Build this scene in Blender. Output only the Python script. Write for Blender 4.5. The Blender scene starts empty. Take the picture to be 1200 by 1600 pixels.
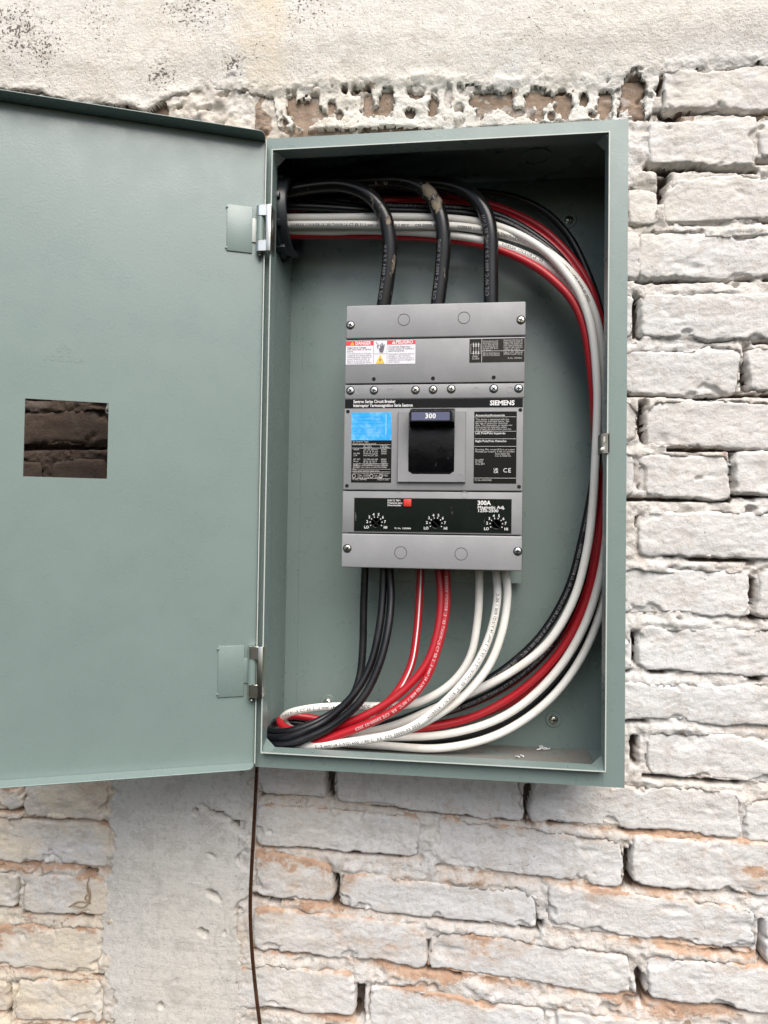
import bpy, bmesh, math, random
import numpy as np
from mathutils import Vector, Matrix
random.seed(7)
S = bpy.context.scene
COL = S.collection

# ------------------------------------------------------------------ camera
CAM = np.array([0.02655, -0.79079, -0.08008])
YAW, PITCH, ROLL, FPX = 0.117834, 0.023165, 0.014318, 1050.0
W, H, D = 0.37, 0.6595, 0.1076                 # enclosure
DOOR_ANGLE = 0.3673
_cy, _sy, _cp, _sp, _cr, _sr = (math.cos(YAW), math.sin(YAW), math.cos(PITCH), math.sin(PITCH), math.cos(ROLL), math.sin(ROLL))
_f = np.array([-_sy*_cp, _cy*_cp, _sp]); _r = np.array([_cy, _sy, 0.0]); _u = np.cross(_r, _f)
_R, _U = _cr*_r + _sr*_u, -_sr*_r + _cr*_u
cam_d = bpy.data.cameras.new('camera'); cam = bpy.data.objects.new('camera', cam_d); COL.objects.link(cam)
cam_d.sensor_fit = 'VERTICAL'; cam_d.sensor_height = 24.0; cam_d.lens = FPX*24.0/1600.0
cam_d.clip_start = 0.01; cam_d.clip_end = 500
m = Matrix.Identity(4)
for i in range(3):
    m[i][0], m[i][1], m[i][2], m[i][3] = _R[i], _U[i], -_f[i], CAM[i]
cam.matrix_world = m
S.camera = cam

# ------------------------------------------------------------------ light
SUN_EL, SUN_AZ = math.radians(52), math.radians(18)      # azimuth from straight in front of the wall towards the right
world = bpy.data.worlds.new('World'); S.world = world; world.use_nodes = True
wn = world.node_tree.nodes; wl = world.node_tree.links
bg = wn['Background']
sky = wn.new('ShaderNodeTexSky'); sky.sky_type = 'NISHITA'; sky.sun_disc = False
sky.sun_elevation = SUN_EL; sky.sun_rotation = math.pi - SUN_AZ
sky.dust_density = 4.0; sky.air_density = 1.0; sky.ozone_density = 0.6
bg.inputs['Strength'].default_value = 0.065
wl.new(sky.outputs[0], bg.inputs['Color'])
sun_d = bpy.data.lights.new('sun', 'SUN'); sun = bpy.data.objects.new('sun', sun_d); COL.objects.link(sun)
sun_d.energy = 1.5; sun_d.angle = math.radians(56); sun_d.color = (1.0, 0.975, 0.935)
sdir = Vector((math.cos(SUN_EL)*math.sin(SUN_AZ), -math.cos(SUN_EL)*math.cos(SUN_AZ), math.sin(SUN_EL)))
sun.rotation_euler = sdir.to_track_quat('Z', 'Y').to_euler()
sun.location = (1, -2, 2)
S.view_settings.view_transform = 'Standard'; S.view_settings.look = 'None'
S.view_settings.exposure = 1.3; S.view_settings.gamma = 1.0
S.view_settings.use_curve_mapping = False

# ------------------------------------------------------------------ helpers
def at(px, py, Y):
    """point on the plane y = Y that the photograph shows at pixel px, py"""
    d = _R*((px-600.0)/FPX) - _U*((py-800.0)/FPX) + _f
    return CAM + d*((Y-CAM[1])/d[1])

def empty(name, loc, label, cat, group=None):
    o = bpy.data.objects.new(name, None); COL.objects.link(o); o.location = loc; o.empty_display_size = .02
    o['label'] = label; o['category'] = cat
    if group: o['group'] = group
    return o

def adopt(o, parent):
    if parent is not None:
        o.parent = parent
        loc = Vector((0, 0, 0)); p = parent
        while p is not None:
            loc += p.location; p = p.parent
        o.location = -loc
    return o

def link_mesh(name, me, mat, parent=None, smooth=False):
    if smooth:
        me.polygons.foreach_set('use_smooth', [True]*len(me.polygons))
    if mat is not None:
        for mm in (mat if isinstance(mat, (list, tuple)) else [mat]): me.materials.append(mm)
    o = bpy.data.objects.new(name, me); COL.objects.link(o)
    return adopt(o, parent)

def from_bm(name, bm, mat, parent=None, smooth=False, auto=None):
    bmesh.ops.recalc_face_normals(bm, faces=bm.faces)
    me = bpy.data.meshes.new(name); bm.to_mesh(me); bm.free()
    o = link_mesh(name, me, mat, parent, smooth)
    if auto:
        me.polygons.foreach_set('use_smooth', [True]*len(me.polygons))
        me.set_sharp_from_angle(angle=math.radians(auto))
    return o

def pydata(name, v, f, mat, parent=None, smooth=False):
    me = bpy.data.meshes.new(name); me.from_pydata([tuple(map(float, p)) for p in v], [], f); me.update()
    return link_mesh(name, me, mat, parent, smooth)

def add_box(bm, x0, x1, y0, y1, z0, z1, bev=0.0, seg=2):
    r = bmesh.ops.create_cube(bm, size=1.0)
    vs = r['verts']
    for v in vs:
        v.co = Vector(((x0+x1)/2+v.co.x*(x1-x0), (y0+y1)/2+v.co.y*(y1-y0), (z0+z1)/2+v.co.z*(z1-z0)))
    if bev > 0:
        es = list({e for v in vs for e in v.link_edges})
        bmesh.ops.bevel(bm, geom=es, offset=bev, segments=seg, affect='EDGES', profile=.5)

def box(name, x0, x1, y0, y1, z0, z1, mat, parent=None, bev=0.0, seg=2):
    bm = bmesh.new(); add_box(bm, x0, x1, y0, y1, z0, z1, bev, seg)
    return from_bm(name, bm, mat, parent, auto=40 if bev else None)

def lathe_pts(profile, n, c, axis='y'):
    """profile: (radius, offset along the axis)"""
    v, f = [], []
    for (r, h) in profile:
        for k in range(n):
            a = 2*math.pi*k/n
            p = (r*math.cos(a), h, r*math.sin(a)) if axis == 'y' else (h, r*math.cos(a), r*math.sin(a))
            v.append((c[0]+p[0], c[1]+p[1], c[2]+p[2]))
    for i in range(len(profile)-1):
        for k in range(n):
            k2 = (k+1) % n
            f.append((i*n+k, i*n+k2, (i+1)*n+k2, (i+1)*n+k))
    return v, f

def lathe(name, profile, n, c, mat, parent=None, axis='y', sharp=40):
    v, f = lathe_pts(profile, n, c, axis)
    me = bpy.data.meshes.new(name); me.from_pydata(v, [], f); me.update()
    bm = bmesh.new(); bm.from_mesh(me); bpy.data.meshes.remove(me)
    bmesh.ops.remove_doubles(bm, verts=bm.verts, dist=1e-6)
    return from_bm(name, bm, mat, parent, auto=sharp)

def spline(pts, per=12, smooth=2):
    P = np.array(pts, float)
    P = np.vstack([2*P[0]-P[1], P, 2*P[-1]-P[-2]])
    out = []
    for i in range(1, len(P)-2):
        p0, p1, p2, p3 = P[i-1], P[i], P[i+1], P[i+2]
        for k in range(per):
            t = k/per
            out.append(.5*((2*p1)+(-p0+p2)*t+(2*p0-5*p1+4*p2-p3)*t*t+(-p0+3*p1-3*p2+p3)*t**3))
    out.append(P[-2]); out = np.array(out)
    for _ in range(smooth*6):
        q = out.copy(); q[1:-1] = .25*out[:-2]+.5*out[1:-1]+.25*out[2:]; out = q
    return out

def tube_pts(path, r, n=14):
    path = np.asarray(path); t = np.gradient(path, axis=0); t /= np.linalg.norm(t, axis=1)[:, None]
    nrm = np.cross(t[0], [0.3, 1, 0.2]); nrm /= np.linalg.norm(nrm)
    v, f = [], []
    rr = np.broadcast_to(r, (len(path),))
    for i in range(len(path)):
        nrm = nrm - t[i]*np.dot(nrm, t[i]); nrm /= np.linalg.norm(nrm); b = np.cross(t[i], nrm)
        for k in range(n):
            a = 2*math.pi*k/n
            v.append(path[i]+rr[i]*(math.cos(a)*nrm+math.sin(a)*b))
    for i in range(len(path)-1):
        for k in range(n):
            k2 = (k+1) % n; f.append((i*n+k, i*n+k2, (i+1)*n+k2, (i+1)*n+k))
    f.append(tuple(range(n))[::-1]); f.append(tuple((len(path)-1)*n+k for k in range(n)))
    return v, f

def tube(name, path, r, mat, parent=None, n=14):
    v, f = tube_pts(path, r, n)
    return pydata(name, v, f, mat, parent, True)

_fc = {}
def glyphs(s, bold=0.0, align='LEFT', space=1.0, line=1.0):
    """flat text as (verts, faces) at font size 1"""
    key = (s, bold, align, space, line)
    if key not in _fc:
        cu = bpy.data.curves.new('t', 'FONT'); cu.body = s; cu.size = 1.0; cu.align_x = align
        cu.resolution_u = 2; cu.offset = bold; cu.space_character = space; cu.space_line = line; cu.fill_mode = 'FRONT'
        ob = bpy.data.objects.new('t', cu); COL.objects.link(ob)
        dg = bpy.context.evaluated_depsgraph_get(); dg.update()
        me = bpy.data.meshes.new_from_object(ob.evaluated_get(dg))
        v = np.array([tuple(p.co) for p in me.vertices]).reshape(-1, 3)
        f = [tuple(p.vertices) for p in me.polygons]
        bpy.data.objects.remove(ob); bpy.data.curves.remove(cu); bpy.data.meshes.remove(me)
        _fc[key] = (v, f)
    return _fc[key]

def text(name, s, x, z, Y, size, mat, parent, bold=0.0, align='LEFT', width=None, space=1.0, line=1.0):
    v, f = glyphs(s, bold, align, space, line)
    if not len(v): return None
    sx = size
    if width:
        sx = width/max(1e-6, v[:, 0].max()-v[:, 0].min())
    q = [(x+p[0]*sx, Y, z+p[1]*size) for p in v]
    return pydata(name, q, [t[::-1] for t in f] if False else f, mat, parent)

# numpy noise -------------------------------------------------------
_rng = np.random.RandomState(11)
_T = _rng.rand(256, 256)
def vn(x, y, seed=0):
    x = x+seed*17.31; y = y+seed*9.73
    xi = np.floor(x).astype(int); yi = np.floor(y).astype(int); xf = x-xi; yf = y-yi
    u = xf*xf*xf*(xf*(xf*6-15)+10); w = yf*yf*yf*(yf*(yf*6-15)+10)
    a = _T[xi % 256, yi % 256]; b = _T[(xi+1) % 256, yi % 256]; c = _T[xi % 256, (yi+1) % 256]; d = _T[(xi+1) % 256, (yi+1) % 256]
    return (a*(1-u)+b*u)*(1-w)+(c*(1-u)+d*u)*w
def fbm(x, y, seed=0, o=4, g=.5):
    s = 0; a = 1; t = 0
    for i in range(o):
        s = s+a*(vn(x, y, seed+i*3)*2-1); t += a; a *= g; x = x*2.03; y = y*2.03
    return s/t
def terr(n, k, e=.22):
    n = n*k; b = np.floor(n); f_ = n-b
    t = np.clip((f_-(1-e))/e, 0, 1)
    return (b+t*t*(3-2*t))/k
def sstep(a, b, x):
    t = np.clip((x-a)/(b-a), 0, 1); return t*t*(3-2*t)

def patch(name, X, Z, Y, keep, mat, parent, attrs=None):
    nz, nx = X.shape
    idx = np.arange(nz*nx).reshape(nz, nx)
    q = np.stack([idx[:-1, :-1], idx[:-1, 1:], idx[1:, 1:], idx[1:, :-1]], -1).reshape(-1, 4)
    kf = keep.ravel()[q].all(1); q = q[kf]
    used = np.unique(q); remap = -np.ones(nz*nx, int); remap[used] = np.arange(len(used)); q = remap[q]
    co = np.stack([X.ravel()[used], Y.ravel()[used], Z.ravel()[used]], 1).astype(np.float32)
    me = bpy.data.meshes.new(name)
    me.vertices.add(len(co)); me.vertices.foreach_set('co', co.ravel())
    me.loops.add(q.size); me.loops.foreach_set('vertex_index', q.ravel().astype(np.int32))
    me.polygons.add(len(q)); me.polygons.foreach_set('loop_start', np.arange(0, q.size, 4, dtype=np.int32))
    me.update(calc_edges=True); me.validate()
    me.polygons.foreach_set('use_smooth', np.ones(len(q), bool))
    for k, a in (attrs or {}).items():
        at_ = me.attributes.new(k, 'FLOAT', 'POINT'); at_.data.foreach_set('value', a.ravel()[used].astype(np.float32))
    return link_mesh(name, me, mat, parent)

# ------------------------------------------------------------------ materials
class NT:
    def __init__(s, name):
        s.m = bpy.data.materials.new(name); s.m.use_nodes = True; s.t = s.m.node_tree; s.n = s.t.nodes; s.l = s.t.links
        s.b = s.n['Principled BSDF']
    def node(s, typ, **k):
        nd = s.n.new(typ)
        for a, v in k.items():
            if a.startswith('i_'):
                nd.inputs[a[2:].replace('_', ' ')].default_value = v
            else: setattr(nd, a, v)
        return nd
    def pos(s):
        if not hasattr(s, '_p'): s._p = s.node('ShaderNodeNewGeometry').outputs['Position']
        return s._p
    def scaled(s, v):
        mp = s.node('ShaderNodeMapping'); mp.inputs['Scale'].default_value = v; s.l.new(s.pos(), mp.inputs['Vector']); return mp.outputs[0]
    def noise(s, scale, detail=4, rough=.55, vec=None, dist=0.0):
        nd = s.node('ShaderNodeTexNoise'); nd.inputs['Scale'].default_value = scale; nd.inputs['Detail'].default_value = detail
        nd.inputs['Roughness'].default_value = rough; nd.inputs['Distortion'].default_value = dist
        s.l.new(vec if vec is not None else s.pos(), nd.inputs['Vector']); return nd.outputs[0]
    def ramp(s, a, b, x, lo=0.0, hi=1.0):
        nd = s.node('ShaderNodeMapRange'); nd.interpolation_type = 'SMOOTHSTEP'
        nd.inputs['From Min'].default_value = a; nd.inputs['From Max'].default_value = b
        nd.inputs['To Min'].default_value = lo; nd.inputs['To Max'].default_value = hi
        s.l.new(x, nd.inputs['Value']); return nd.outputs[0]
    def math(s, op, a, b=None, clamp=False):
        nd = s.node('ShaderNodeMath', operation=op); nd.use_clamp = clamp
        for i, v in enumerate((a, b)):
            if v is None: continue
            if isinstance(v, (int, float)): nd.inputs[i].default_value = v
            else: s.l.new(v, nd.inputs[i])
        return nd.outputs[0]
    def attr(s, name):
        nd = s.node('ShaderNodeAttribute'); nd.attribute_name = name; return nd.outputs['Fac']
    def mix(s, fac, a, b):
        nd = s.node('ShaderNodeMix', data_type='RGBA')
        for k, v in ((0, fac), (6, a), (7, b)):
            if isinstance(v, (int, float)): nd.inputs[k].default_value = v
            elif isinstance(v, tuple): nd.inputs[k].default_value = (*v, 1)
            else: s.l.new(v, nd.inputs[k])
        return nd.outputs[2]
    def color(s, c): s.l.new(c, s.b.inputs['Base Color'])
    def bump(s, h, strength, dist, prev=None):
        nd = s.node('ShaderNodeBump'); nd.inputs['Strength'].default_value = strength; nd.inputs['Distance'].default_value = dist
        s.l.new(h, nd.inputs['Height'])
        if prev is not None: s.l.new(prev, nd.inputs['Normal'])
        s.l.new(nd.outputs[0], s.b.inputs['Normal']); return nd.outputs[0]
    def set(s, **k):
        for a, v in k.items():
            s.b.inputs[a.replace('_', ' ')].default_value = (*v, 1) if isinstance(v, tuple) else v
        return s

def simple(name, c, rough=.5, metal=0.0, spec=.5, coat=0.0):
    t = NT(name); t.set(Base_Color=c, Roughness=rough, Metallic=metal, Specular_IOR_Level=spec, Coat_Weight=coat); return t.m

def m_wall(name, white, warm, dirt, terracotta=(.40, .225, .135), lines=0.0, grit=.0015):
    t = NT(name)
    big = t.noise(5.0, 5, .6); mid = t.noise(38.0, 5, .65); fine = t.noise(420.0, 3, .6)
    c = t.mix(t.ramp(.35, .68, big), white, warm)
    c = t.mix(t.math('MULTIPLY', t.ramp(.5, .78, mid), .5), c, dirt)
    c = t.mix(t.math('MULTIPLY', t.ramp(.50, .66, t.noise(150.0, 6, .7)), .5), c, dirt)
    streak = t.noise(60.0, 4, .6, t.scaled((1.0, 1.0, .16)))
    c = t.mix(t.math('MULTIPLY', t.ramp(.56, .8, streak), .3), c, dirt)
    c = t.mix(t.math('MULTIPLY', t.attr('cream'), t.ramp(.3, .62, t.noise(9.0, 5, .65))), c, (.72, .635, .50))
    # paint worn down to the clay
    wv = t.noise(70.0, 5, .7)
    wear = t.math('SUBTRACT', t.math('ADD', t.attr('wear'), wv), .5)
    c = t.mix(t.math('MULTIPLY', t.ramp(.16, .55, wear), .6), c, (.56, .44, .345))
    c = t.mix(t.math('MULTIPLY', t.ramp(.44, .60, wear), .8), c, t.mix(t.ramp(.35, .7, mid), terracotta, (.55, .36, .24)))
    bv = t.math('SUBTRACT', t.math('ADD', t.attr('bare'), t.noise(55.0, 5, .7)), .5)
    bm_ = t.ramp(.42, .58, bv)
    c = t.mix(bm_, c, t.mix(t.ramp(.3, .7, mid), (.23, .17, .125), (.38, .285, .215)))
    # crisp edges of old paint layers, chips down to the clay
    lay = t.ramp(.555, .575, t.noise(31.0, 6, .62, None, .5))
    c = t.mix(t.math('MULTIPLY', lay, .30), c, dirt)
    lay2 = t.ramp(.60, .615, t.noise(64.0, 5, .6, t.scaled((.7, 1, 1.5))))
    c = t.mix(t.math('MULTIPLY', lay2, .30), c, white)
    chip = t.ramp(.715, .74, t.math('ADD', t.noise(58.0, 5, .62), t.math('MULTIPLY', t.attr('chip'), .12)))
    c = t.mix(t.math('MULTIPLY', chip, .8), c, (.33, .225, .155))
    # dark pin holes and mould specks
    sp = t.math('ADD', t.noise(290.0, 3, .6), t.math('MULTIPLY', t.attr('speck'), .17))
    sp = t.ramp(.71, .75, sp)
    c = t.mix(t.math('MULTIPLY', sp, .85), c, (.06, .05, .042))
    pin = t.ramp(.70, .74, t.noise(520.0, 1, .5))
    c = t.mix(t.math('MULTIPLY', pin, t.math('ADD', .35, t.attr('pins'))), c, (.16, .13, .11))
    # dirt and painted shade in crevices and holes, shade behind the door
    c = t.mix(t.math('MULTIPLY', t.ramp(.05, .7, t.attr('grime_shade')), .9), c, (.10, .07, .052))
    t.color(c)
    t.set(Roughness=.88, Specular_IOR_Level=.25)
    rid = t.math('ABSOLUTE', t.math('SUBTRACT', t.noise(42.0, 5, .65, t.scaled((1, 1, 1.7)), .6), .5))
    h = t.math('ADD', t.math('MULTIPLY', t.noise(210.0, 8, .68), 1.0), t.math('MULTIPLY', fine, .25))
    h = t.math('ADD', h, t.ramp(.0, .03, rid, -.07, 0.0))
    h = t.math('SUBTRACT', h, t.math('MULTIPLY', sp, .6))
    h = t.math('SUBTRACT', h, t.math('MULTIPLY', chip, .5))
    h = t.math('ADD', h, t.math('MULTIPLY', t.math('SUBTRACT', lay2, lay), .12))
    if lines:
        h = t.math('ADD', h, t.math('MULTIPLY', t.noise(330.0, 3, .5, t.scaled((.05, 1, 1))), lines))
    t.bump(h, .62, grit)
    return t.m

M = {}
M['brick'] = m_wall('painted_brick', (.655, .655, .655), (.66, .645, .62), (.47, .42, .37))
M['mortar'] = m_wall('painted_mortar', (.655, .65, .64), (.65, .615, .57), (.43, .365, .31), grit=.0030)
M['core'] = simple('dark_joint_fill', (.10, .075, .06), .95)
M['beam'] = m_wall('limewashed_concrete', (.74, .735, .71), (.73, .695, .63), (.54, .495, .43), lines=.20, grit=.0024)
M['post'] = m_wall('grey_cement', (.635, .625, .59), (.64, .615, .56), (.42, .40, .36), lines=.30)

def m_powder(name, c, rough=.30, dust=False):
    t = NT(name)
    v = t.ramp(.3, .7, t.noise(14.0, 4, .6))
    col = t.mix(v, tuple(x*.98 for x in c), tuple(x*1.02 for x in c))
    if dust:
        dn = t.ramp(.28, .52, t.noise(45.0, 6, .7)); d2 = t.ramp(.62, .7, t.noise(230.0, 3, .6))
        col = t.mix(t.math('MULTIPLY', dn, .85), col, (.20, .18, .16)); col = t.mix(t.math('MULTIPLY', d2, .7), col, (.10, .075, .06))
        t.l.new(t.math('ADD', t.math('MULTIPLY', dn, .5), rough, True), t.b.inputs['Roughness'])
    else:
        t.l.new(t.ramp(.3, .7, t.noise(30.0, 3, .6), rough-.05, rough+.08), t.b.inputs['Roughness'])
    t.color(col)
    t.bump(t.noise(520.0, 2, .5), .12, .0008); t.set(Specular_IOR_Level=.65)
    return t.m
GREEN = (.186, .246, .231)
M['green'] = m_powder('green_grey_powder_coat', GREEN)
M['floor'] = m_powder('dusty_powder_coat', GREEN, dust=True)
M['edge'] = simple('edge_highlight_paint', (.50, .54, .50), .4)  # pale tone painted in as the highlight on sheet edges

def m_plastic(name, c, rough, scale=300, b=.1, spec=.5):
    t = NT(name); t.set(Specular_IOR_Level=spec)
    v = t.noise(22.0, 5, .65)
    base = t.mix(t.ramp(.35, .75, v), tuple(x*.93 for x in c), tuple(min(1, x*1.06) for x in c))
    scf = t.ramp(.66, .72, t.noise(120.0, 6, .7, t.scaled((1, 1, .35))))
    t.color(t.mix(t.math('MULTIPLY', scf, .22), base, (.36, .35, .33)))
    t.l.new(t.ramp(.3, .7, t.noise(60.0, 4, .6), rough-.06, rough+.1), t.b.inputs['Roughness'])
    t.bump(t.noise(scale, 2, .5), b, .0004)
    return t.m
M['grey'] = m_plastic('grey_moulded_plastic', (.255, .260, .266), .46)
M['grey_light'] = m_plastic('grey_cover_plastic', (.285, .290, .297), .44)
M['black_plastic'] = m_plastic('black_plastic', (.004, .004, .005), .28, 160, .6, .25)
M['bushing'] = m_plastic('bushing_plastic', (.022, .027, .032), .36)
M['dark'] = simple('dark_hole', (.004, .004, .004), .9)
M['label_black'] = m_plastic('glossy_black_label', (.005, .005, .005), .16, 45, .3, .22)
M['label_dark'] = m_plastic('dark_green_label', (.004, .008, .007), .16, 45, .3, .22)
M['label_brown'] = m_plastic('dark_brown_label', (.018, .016, .012), .22, 45, .3, .25)
M['white_print'] = simple('white_print', (.75, .75, .74), .5)
M['dim_print'] = simple('pale_print', (.50, .50, .48), .5)
M['ink'] = simple('grey_ink', (.13, .12, .15), .6)
M['label_white'] = simple('white_label', (.74, .73, .77), .38)
M['danger_red'] = simple('danger_red', (.70, .045, .05), .4)
M['yellow'] = simple('warning_yellow', (.80, .52, .05), .4)
M['blue'] = None
t = NT('blue_sticker'); t.color(t.mix(t.ramp(.42, .68, t.noise(90.0, 5, .65)), (.012, .36, .84), (.16, .50, .90))); t.set(Roughness=.3); t.bump(t.noise(70.0, 3, .5), .4, .0006); M['blue'] = t.m
M['blue_line'] = simple('blue_fine_print', (.01, .22, .60), .5)
M['slate'] = simple('slate_label', (.085, .095, .17), .35)
M['button'] = simple('red_button', (.62, .035, .025), .4)
t = NT('zinc'); t.color(t.mix(t.ramp(.35, .65, t.noise(40.0, 4, .6)), (.62, .60, .50), (.66, .70, .72))); t.set(Metallic=1.0, Roughness=.3); t.bump(t.noise(150.0, 3, .5), .15, .0005); M['zinc'] = t.m
t = NT('dull_steel'); t.color(t.mix(t.ramp(.35, .65, t.noise(70.0, 4, .6)), (.16, .155, .135), (.24, .24, .225))); t.set(Metallic=1.0, Roughness=.42); M['steel'] = t.m

def m_cable(name, c, dirt, amt, rough=.36):
    t = NT(name)
    n1 = t.noise(26.0, 5, .65); n2 = t.noise(300.0, 3, .6)
    col = t.mix(t.math('MULTIPLY', t.ramp(.48, .75, n1), amt), c, dirt)
    col = t.mix(t.math('MULTIPLY', t.ramp(.70, .76, n2), .5), col, dirt)
    t.color(col); t.l.new(t.ramp(.3, .7, n1, rough-.05, rough+.12), t.b.inputs['Roughness'])
    t.bump(t.noise(55.0, 3, .5), .08, .001)
    return t.m
M['c_white'] = m_cable('white_cable_jacket', (.80, .79, .745), (.60, .53, .41), .45)
M['c_red'] = m_cable('red_cable_jacket', (.40, .010, .018), (.28, .02, .02), .5, .33)
M['c_black'] = m_cable('black_cable_jacket', (.005, .005, .007), (.016, .015, .015), .7, .32)
t = NT('muddy_black_jacket')
mud = t.math('ADD', t.noise(75.0, 6, .72, t.scaled((1, 1, .45))), t.math('MULTIPLY', t.attr('mud'), .19))
mm = t.ramp(.625, .69, mud)
t.color(t.mix(mm, t.mix(t.noise(30.0, 4, .6), (.005, .005, .006), (.016, .015, .014)), (.27, .225, .16)))
t.l.new(t.math('ADD', t.math('MULTIPLY', mm, .5), .24), t.b.inputs['Roughness'])
t.bump(mm, .5, .0007); M['c_mud'] = t.m
M['wire'] = m_cable('brown_wire_jacket', (.050, .022, .012), (.10, .05, .03), .6, .25)
M['print_black'] = simple('black_cable_print', (.03, .03, .035), .5)
M['print_grey'] = simple('grey_cable_print', (.20, .20, .20), .5)
M['print_pink'] = simple('pale_cable_print', (.62, .45, .45), .5)
M['scrap'] = simple('white_plastic_scrap', (.75, .75, .76), .5)
M['twig'] = simple('dry_root', (.36, .27, .18), .8)

# ------------------------------------------------------------------ the wall
wall = empty('brick_wall', (0, .01, -.75), 'whitewashed rough brick wall with worn mortar behind the metal enclosure', 'wall')
# bricks: left x, right x, top y at left and right, bottom y at left and right (photograph pixels on the wall plane)
BR = [
 (1040,1310,112,94,168,164),(1018,1181,193,185,252,260),(1188,1330,188,180,246,250),(1040,1310,278,270,347,333),(984,1028,297,300,345,345),
 (1002,1300,367,360,433,426),(970,999,367,367,430,430),(1001,1300,463,457,528,529),(965,990,463,463,530,530),(975,1157,548,545,612,614),
 (1168,1320,546,545,612,614),(1010,1300,630,632,697,699),(965,996,628,628,694,694),(996,1138,708,712,775,778),(1153,1310,710,706,770,772),
 (965,993,707,708,776,776),(1000,1300,803,806,868,876),(970,1172,888,892,957,962),(1186,1310,892,892,962,964),(1002,1300,980,992,1046,1062),
 (965,985,983,984,1046,1046),(968,1300,1068,1080,1122,1142),(1012,1300,1143,1164,1212,1230),
 (404,508,1197,1200,1240,1246),(527,815,1203,1216,1252,1282),(830,1155,1224,1243,1283,1310),(1168,1330,1258,1262,1318,1326),
 (402,652,1264,1284,1318,1340),(686,972,1286,1322,1354,1386),(989,1300,1314,1334,1382,1406),
 (398,518,1338,1360,1400,1413),(533,836,1368,1402,1416,1452),(856,1180,1388,1430,1450,1492),(1196,1330,1440,1452,1510,1520),
 (399,664,1424,1454,1482,1512),(673,988,1460,1502,1516,1560),(1012,1310,1500,1530,1560,1596),
 (371,552,1512,1532,1572,1587),(578,852,1545,1584,1605,1640),(868,1180,1586,1630,1645,1690),
 (-60,33,1240,1232,1268,1262),(38,163,1224,1226,1278,1284),(-70,170,1284,1292,1338,1358),(-70,21,1362,1366,1414,1418),(38,166,1372,1382,1425,1432),
 (-70,157,1452,1460,1503,1524),(-70,8,1536,1541,1576,1582),(26,156,1537,1541,1592,1598),(-80,150,1612,1616,1668,1676),
]
BARE = [(436,560,140,136,214,206),(563,690,138,134,198,197),(729,898,134,130,190,190),(968,1014,117,112,174,176),(203,262,138,142,185,190),(905,960,128,126,186,186)]
def wq(q, Y=0.0):
    xl, xr, tl, tr, bl, br = q
    return [at(xl, tl, Y), at(xr, tr, Y), at(xr, br, Y), at(xl, bl, Y)]
bricks = []           # (corner array (x,z), bareness, face y, res)
def grow(q):
    k = 9 if q[2] > 1190 else 4
    return (q[0]-2, q[1]+2, q[2]-k, q[3]-k, q[4]+2, q[5]+2)
for q in map(grow, BR): bricks.append((np.array([[p[0], p[2]] for p in wq(q)]), 0.0, None, .0017))
for q in BARE: bricks.append((np.array([[p[0], p[2]] for p in wq(q)]), 1.0, .010, .0017))
# courses that go on behind the door, with its shade painted on them, and past the picture's edge
def course_fill(x0, x1, z0, z1, seed, bare=0.0):
    rr = random.Random(seed); z = z0; k = 0
    while z < z1:
        x = x0 + (-.12 if k % 2 else 0) + rr.uniform(-.02, .02)
        while x < x1:
            L = rr.choice((.235, .235, .228, .118)); a, b = max(x, x0), min(x+L, x1)
            if b-a > .05:
                j = lambda: rr.uniform(-.004, .004)
                bricks.append((np.array([[a, z+.05+j()], [b, z+.05+j()], [b, z+j()], [a, z+j()]]), bare, None, .0035))
            x += L+.014
        z += .066; k += 1
xr_edge = at(1335, 600, 0)[0]
course_fill(xr_edge, xr_edge+.34, -.86, .42, 3)
course_fill(-.95, at(-85, 1400, 0)[0], -.86, at(0, 1190, 0)[2]-.01, 4)
course_fill(-.95, at(-85, 1400, 0)[0], at(0, 1190, 0)[2], .36, 8, 2.0)  # this fill and the next carry the painted shade behind the door
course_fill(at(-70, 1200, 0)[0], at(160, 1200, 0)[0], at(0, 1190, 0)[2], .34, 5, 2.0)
zb = at(600, 1700, 0)[2]
course_fill(at(385, 1650, 0)[0], xr_edge-.012, -.86, zb-.05, 6)

def qdist(X, Z, c):
    """inside-positive distance to a clockwise quad with softened corners"""
    ds = []
    for i in range(4):
        a, b = c[i], c[(i+1) % 4]; e = b-a; L = np.hypot(*e)
        ds.append(-((e[0]*(Z-a[1])-e[1]*(X-a[0]))/L))
    k = .0035
    d = -k*np.log(sum(np.exp(-np.clip(x, -.03, .03)/k) for x in ds))
    return d, ds

def edge_noise(X, Z):
    return .0058*fbm(X*24, Z*26, 5, 5, .55)+.0005*fbm(X*170, Z*170, 8, 2)

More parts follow.
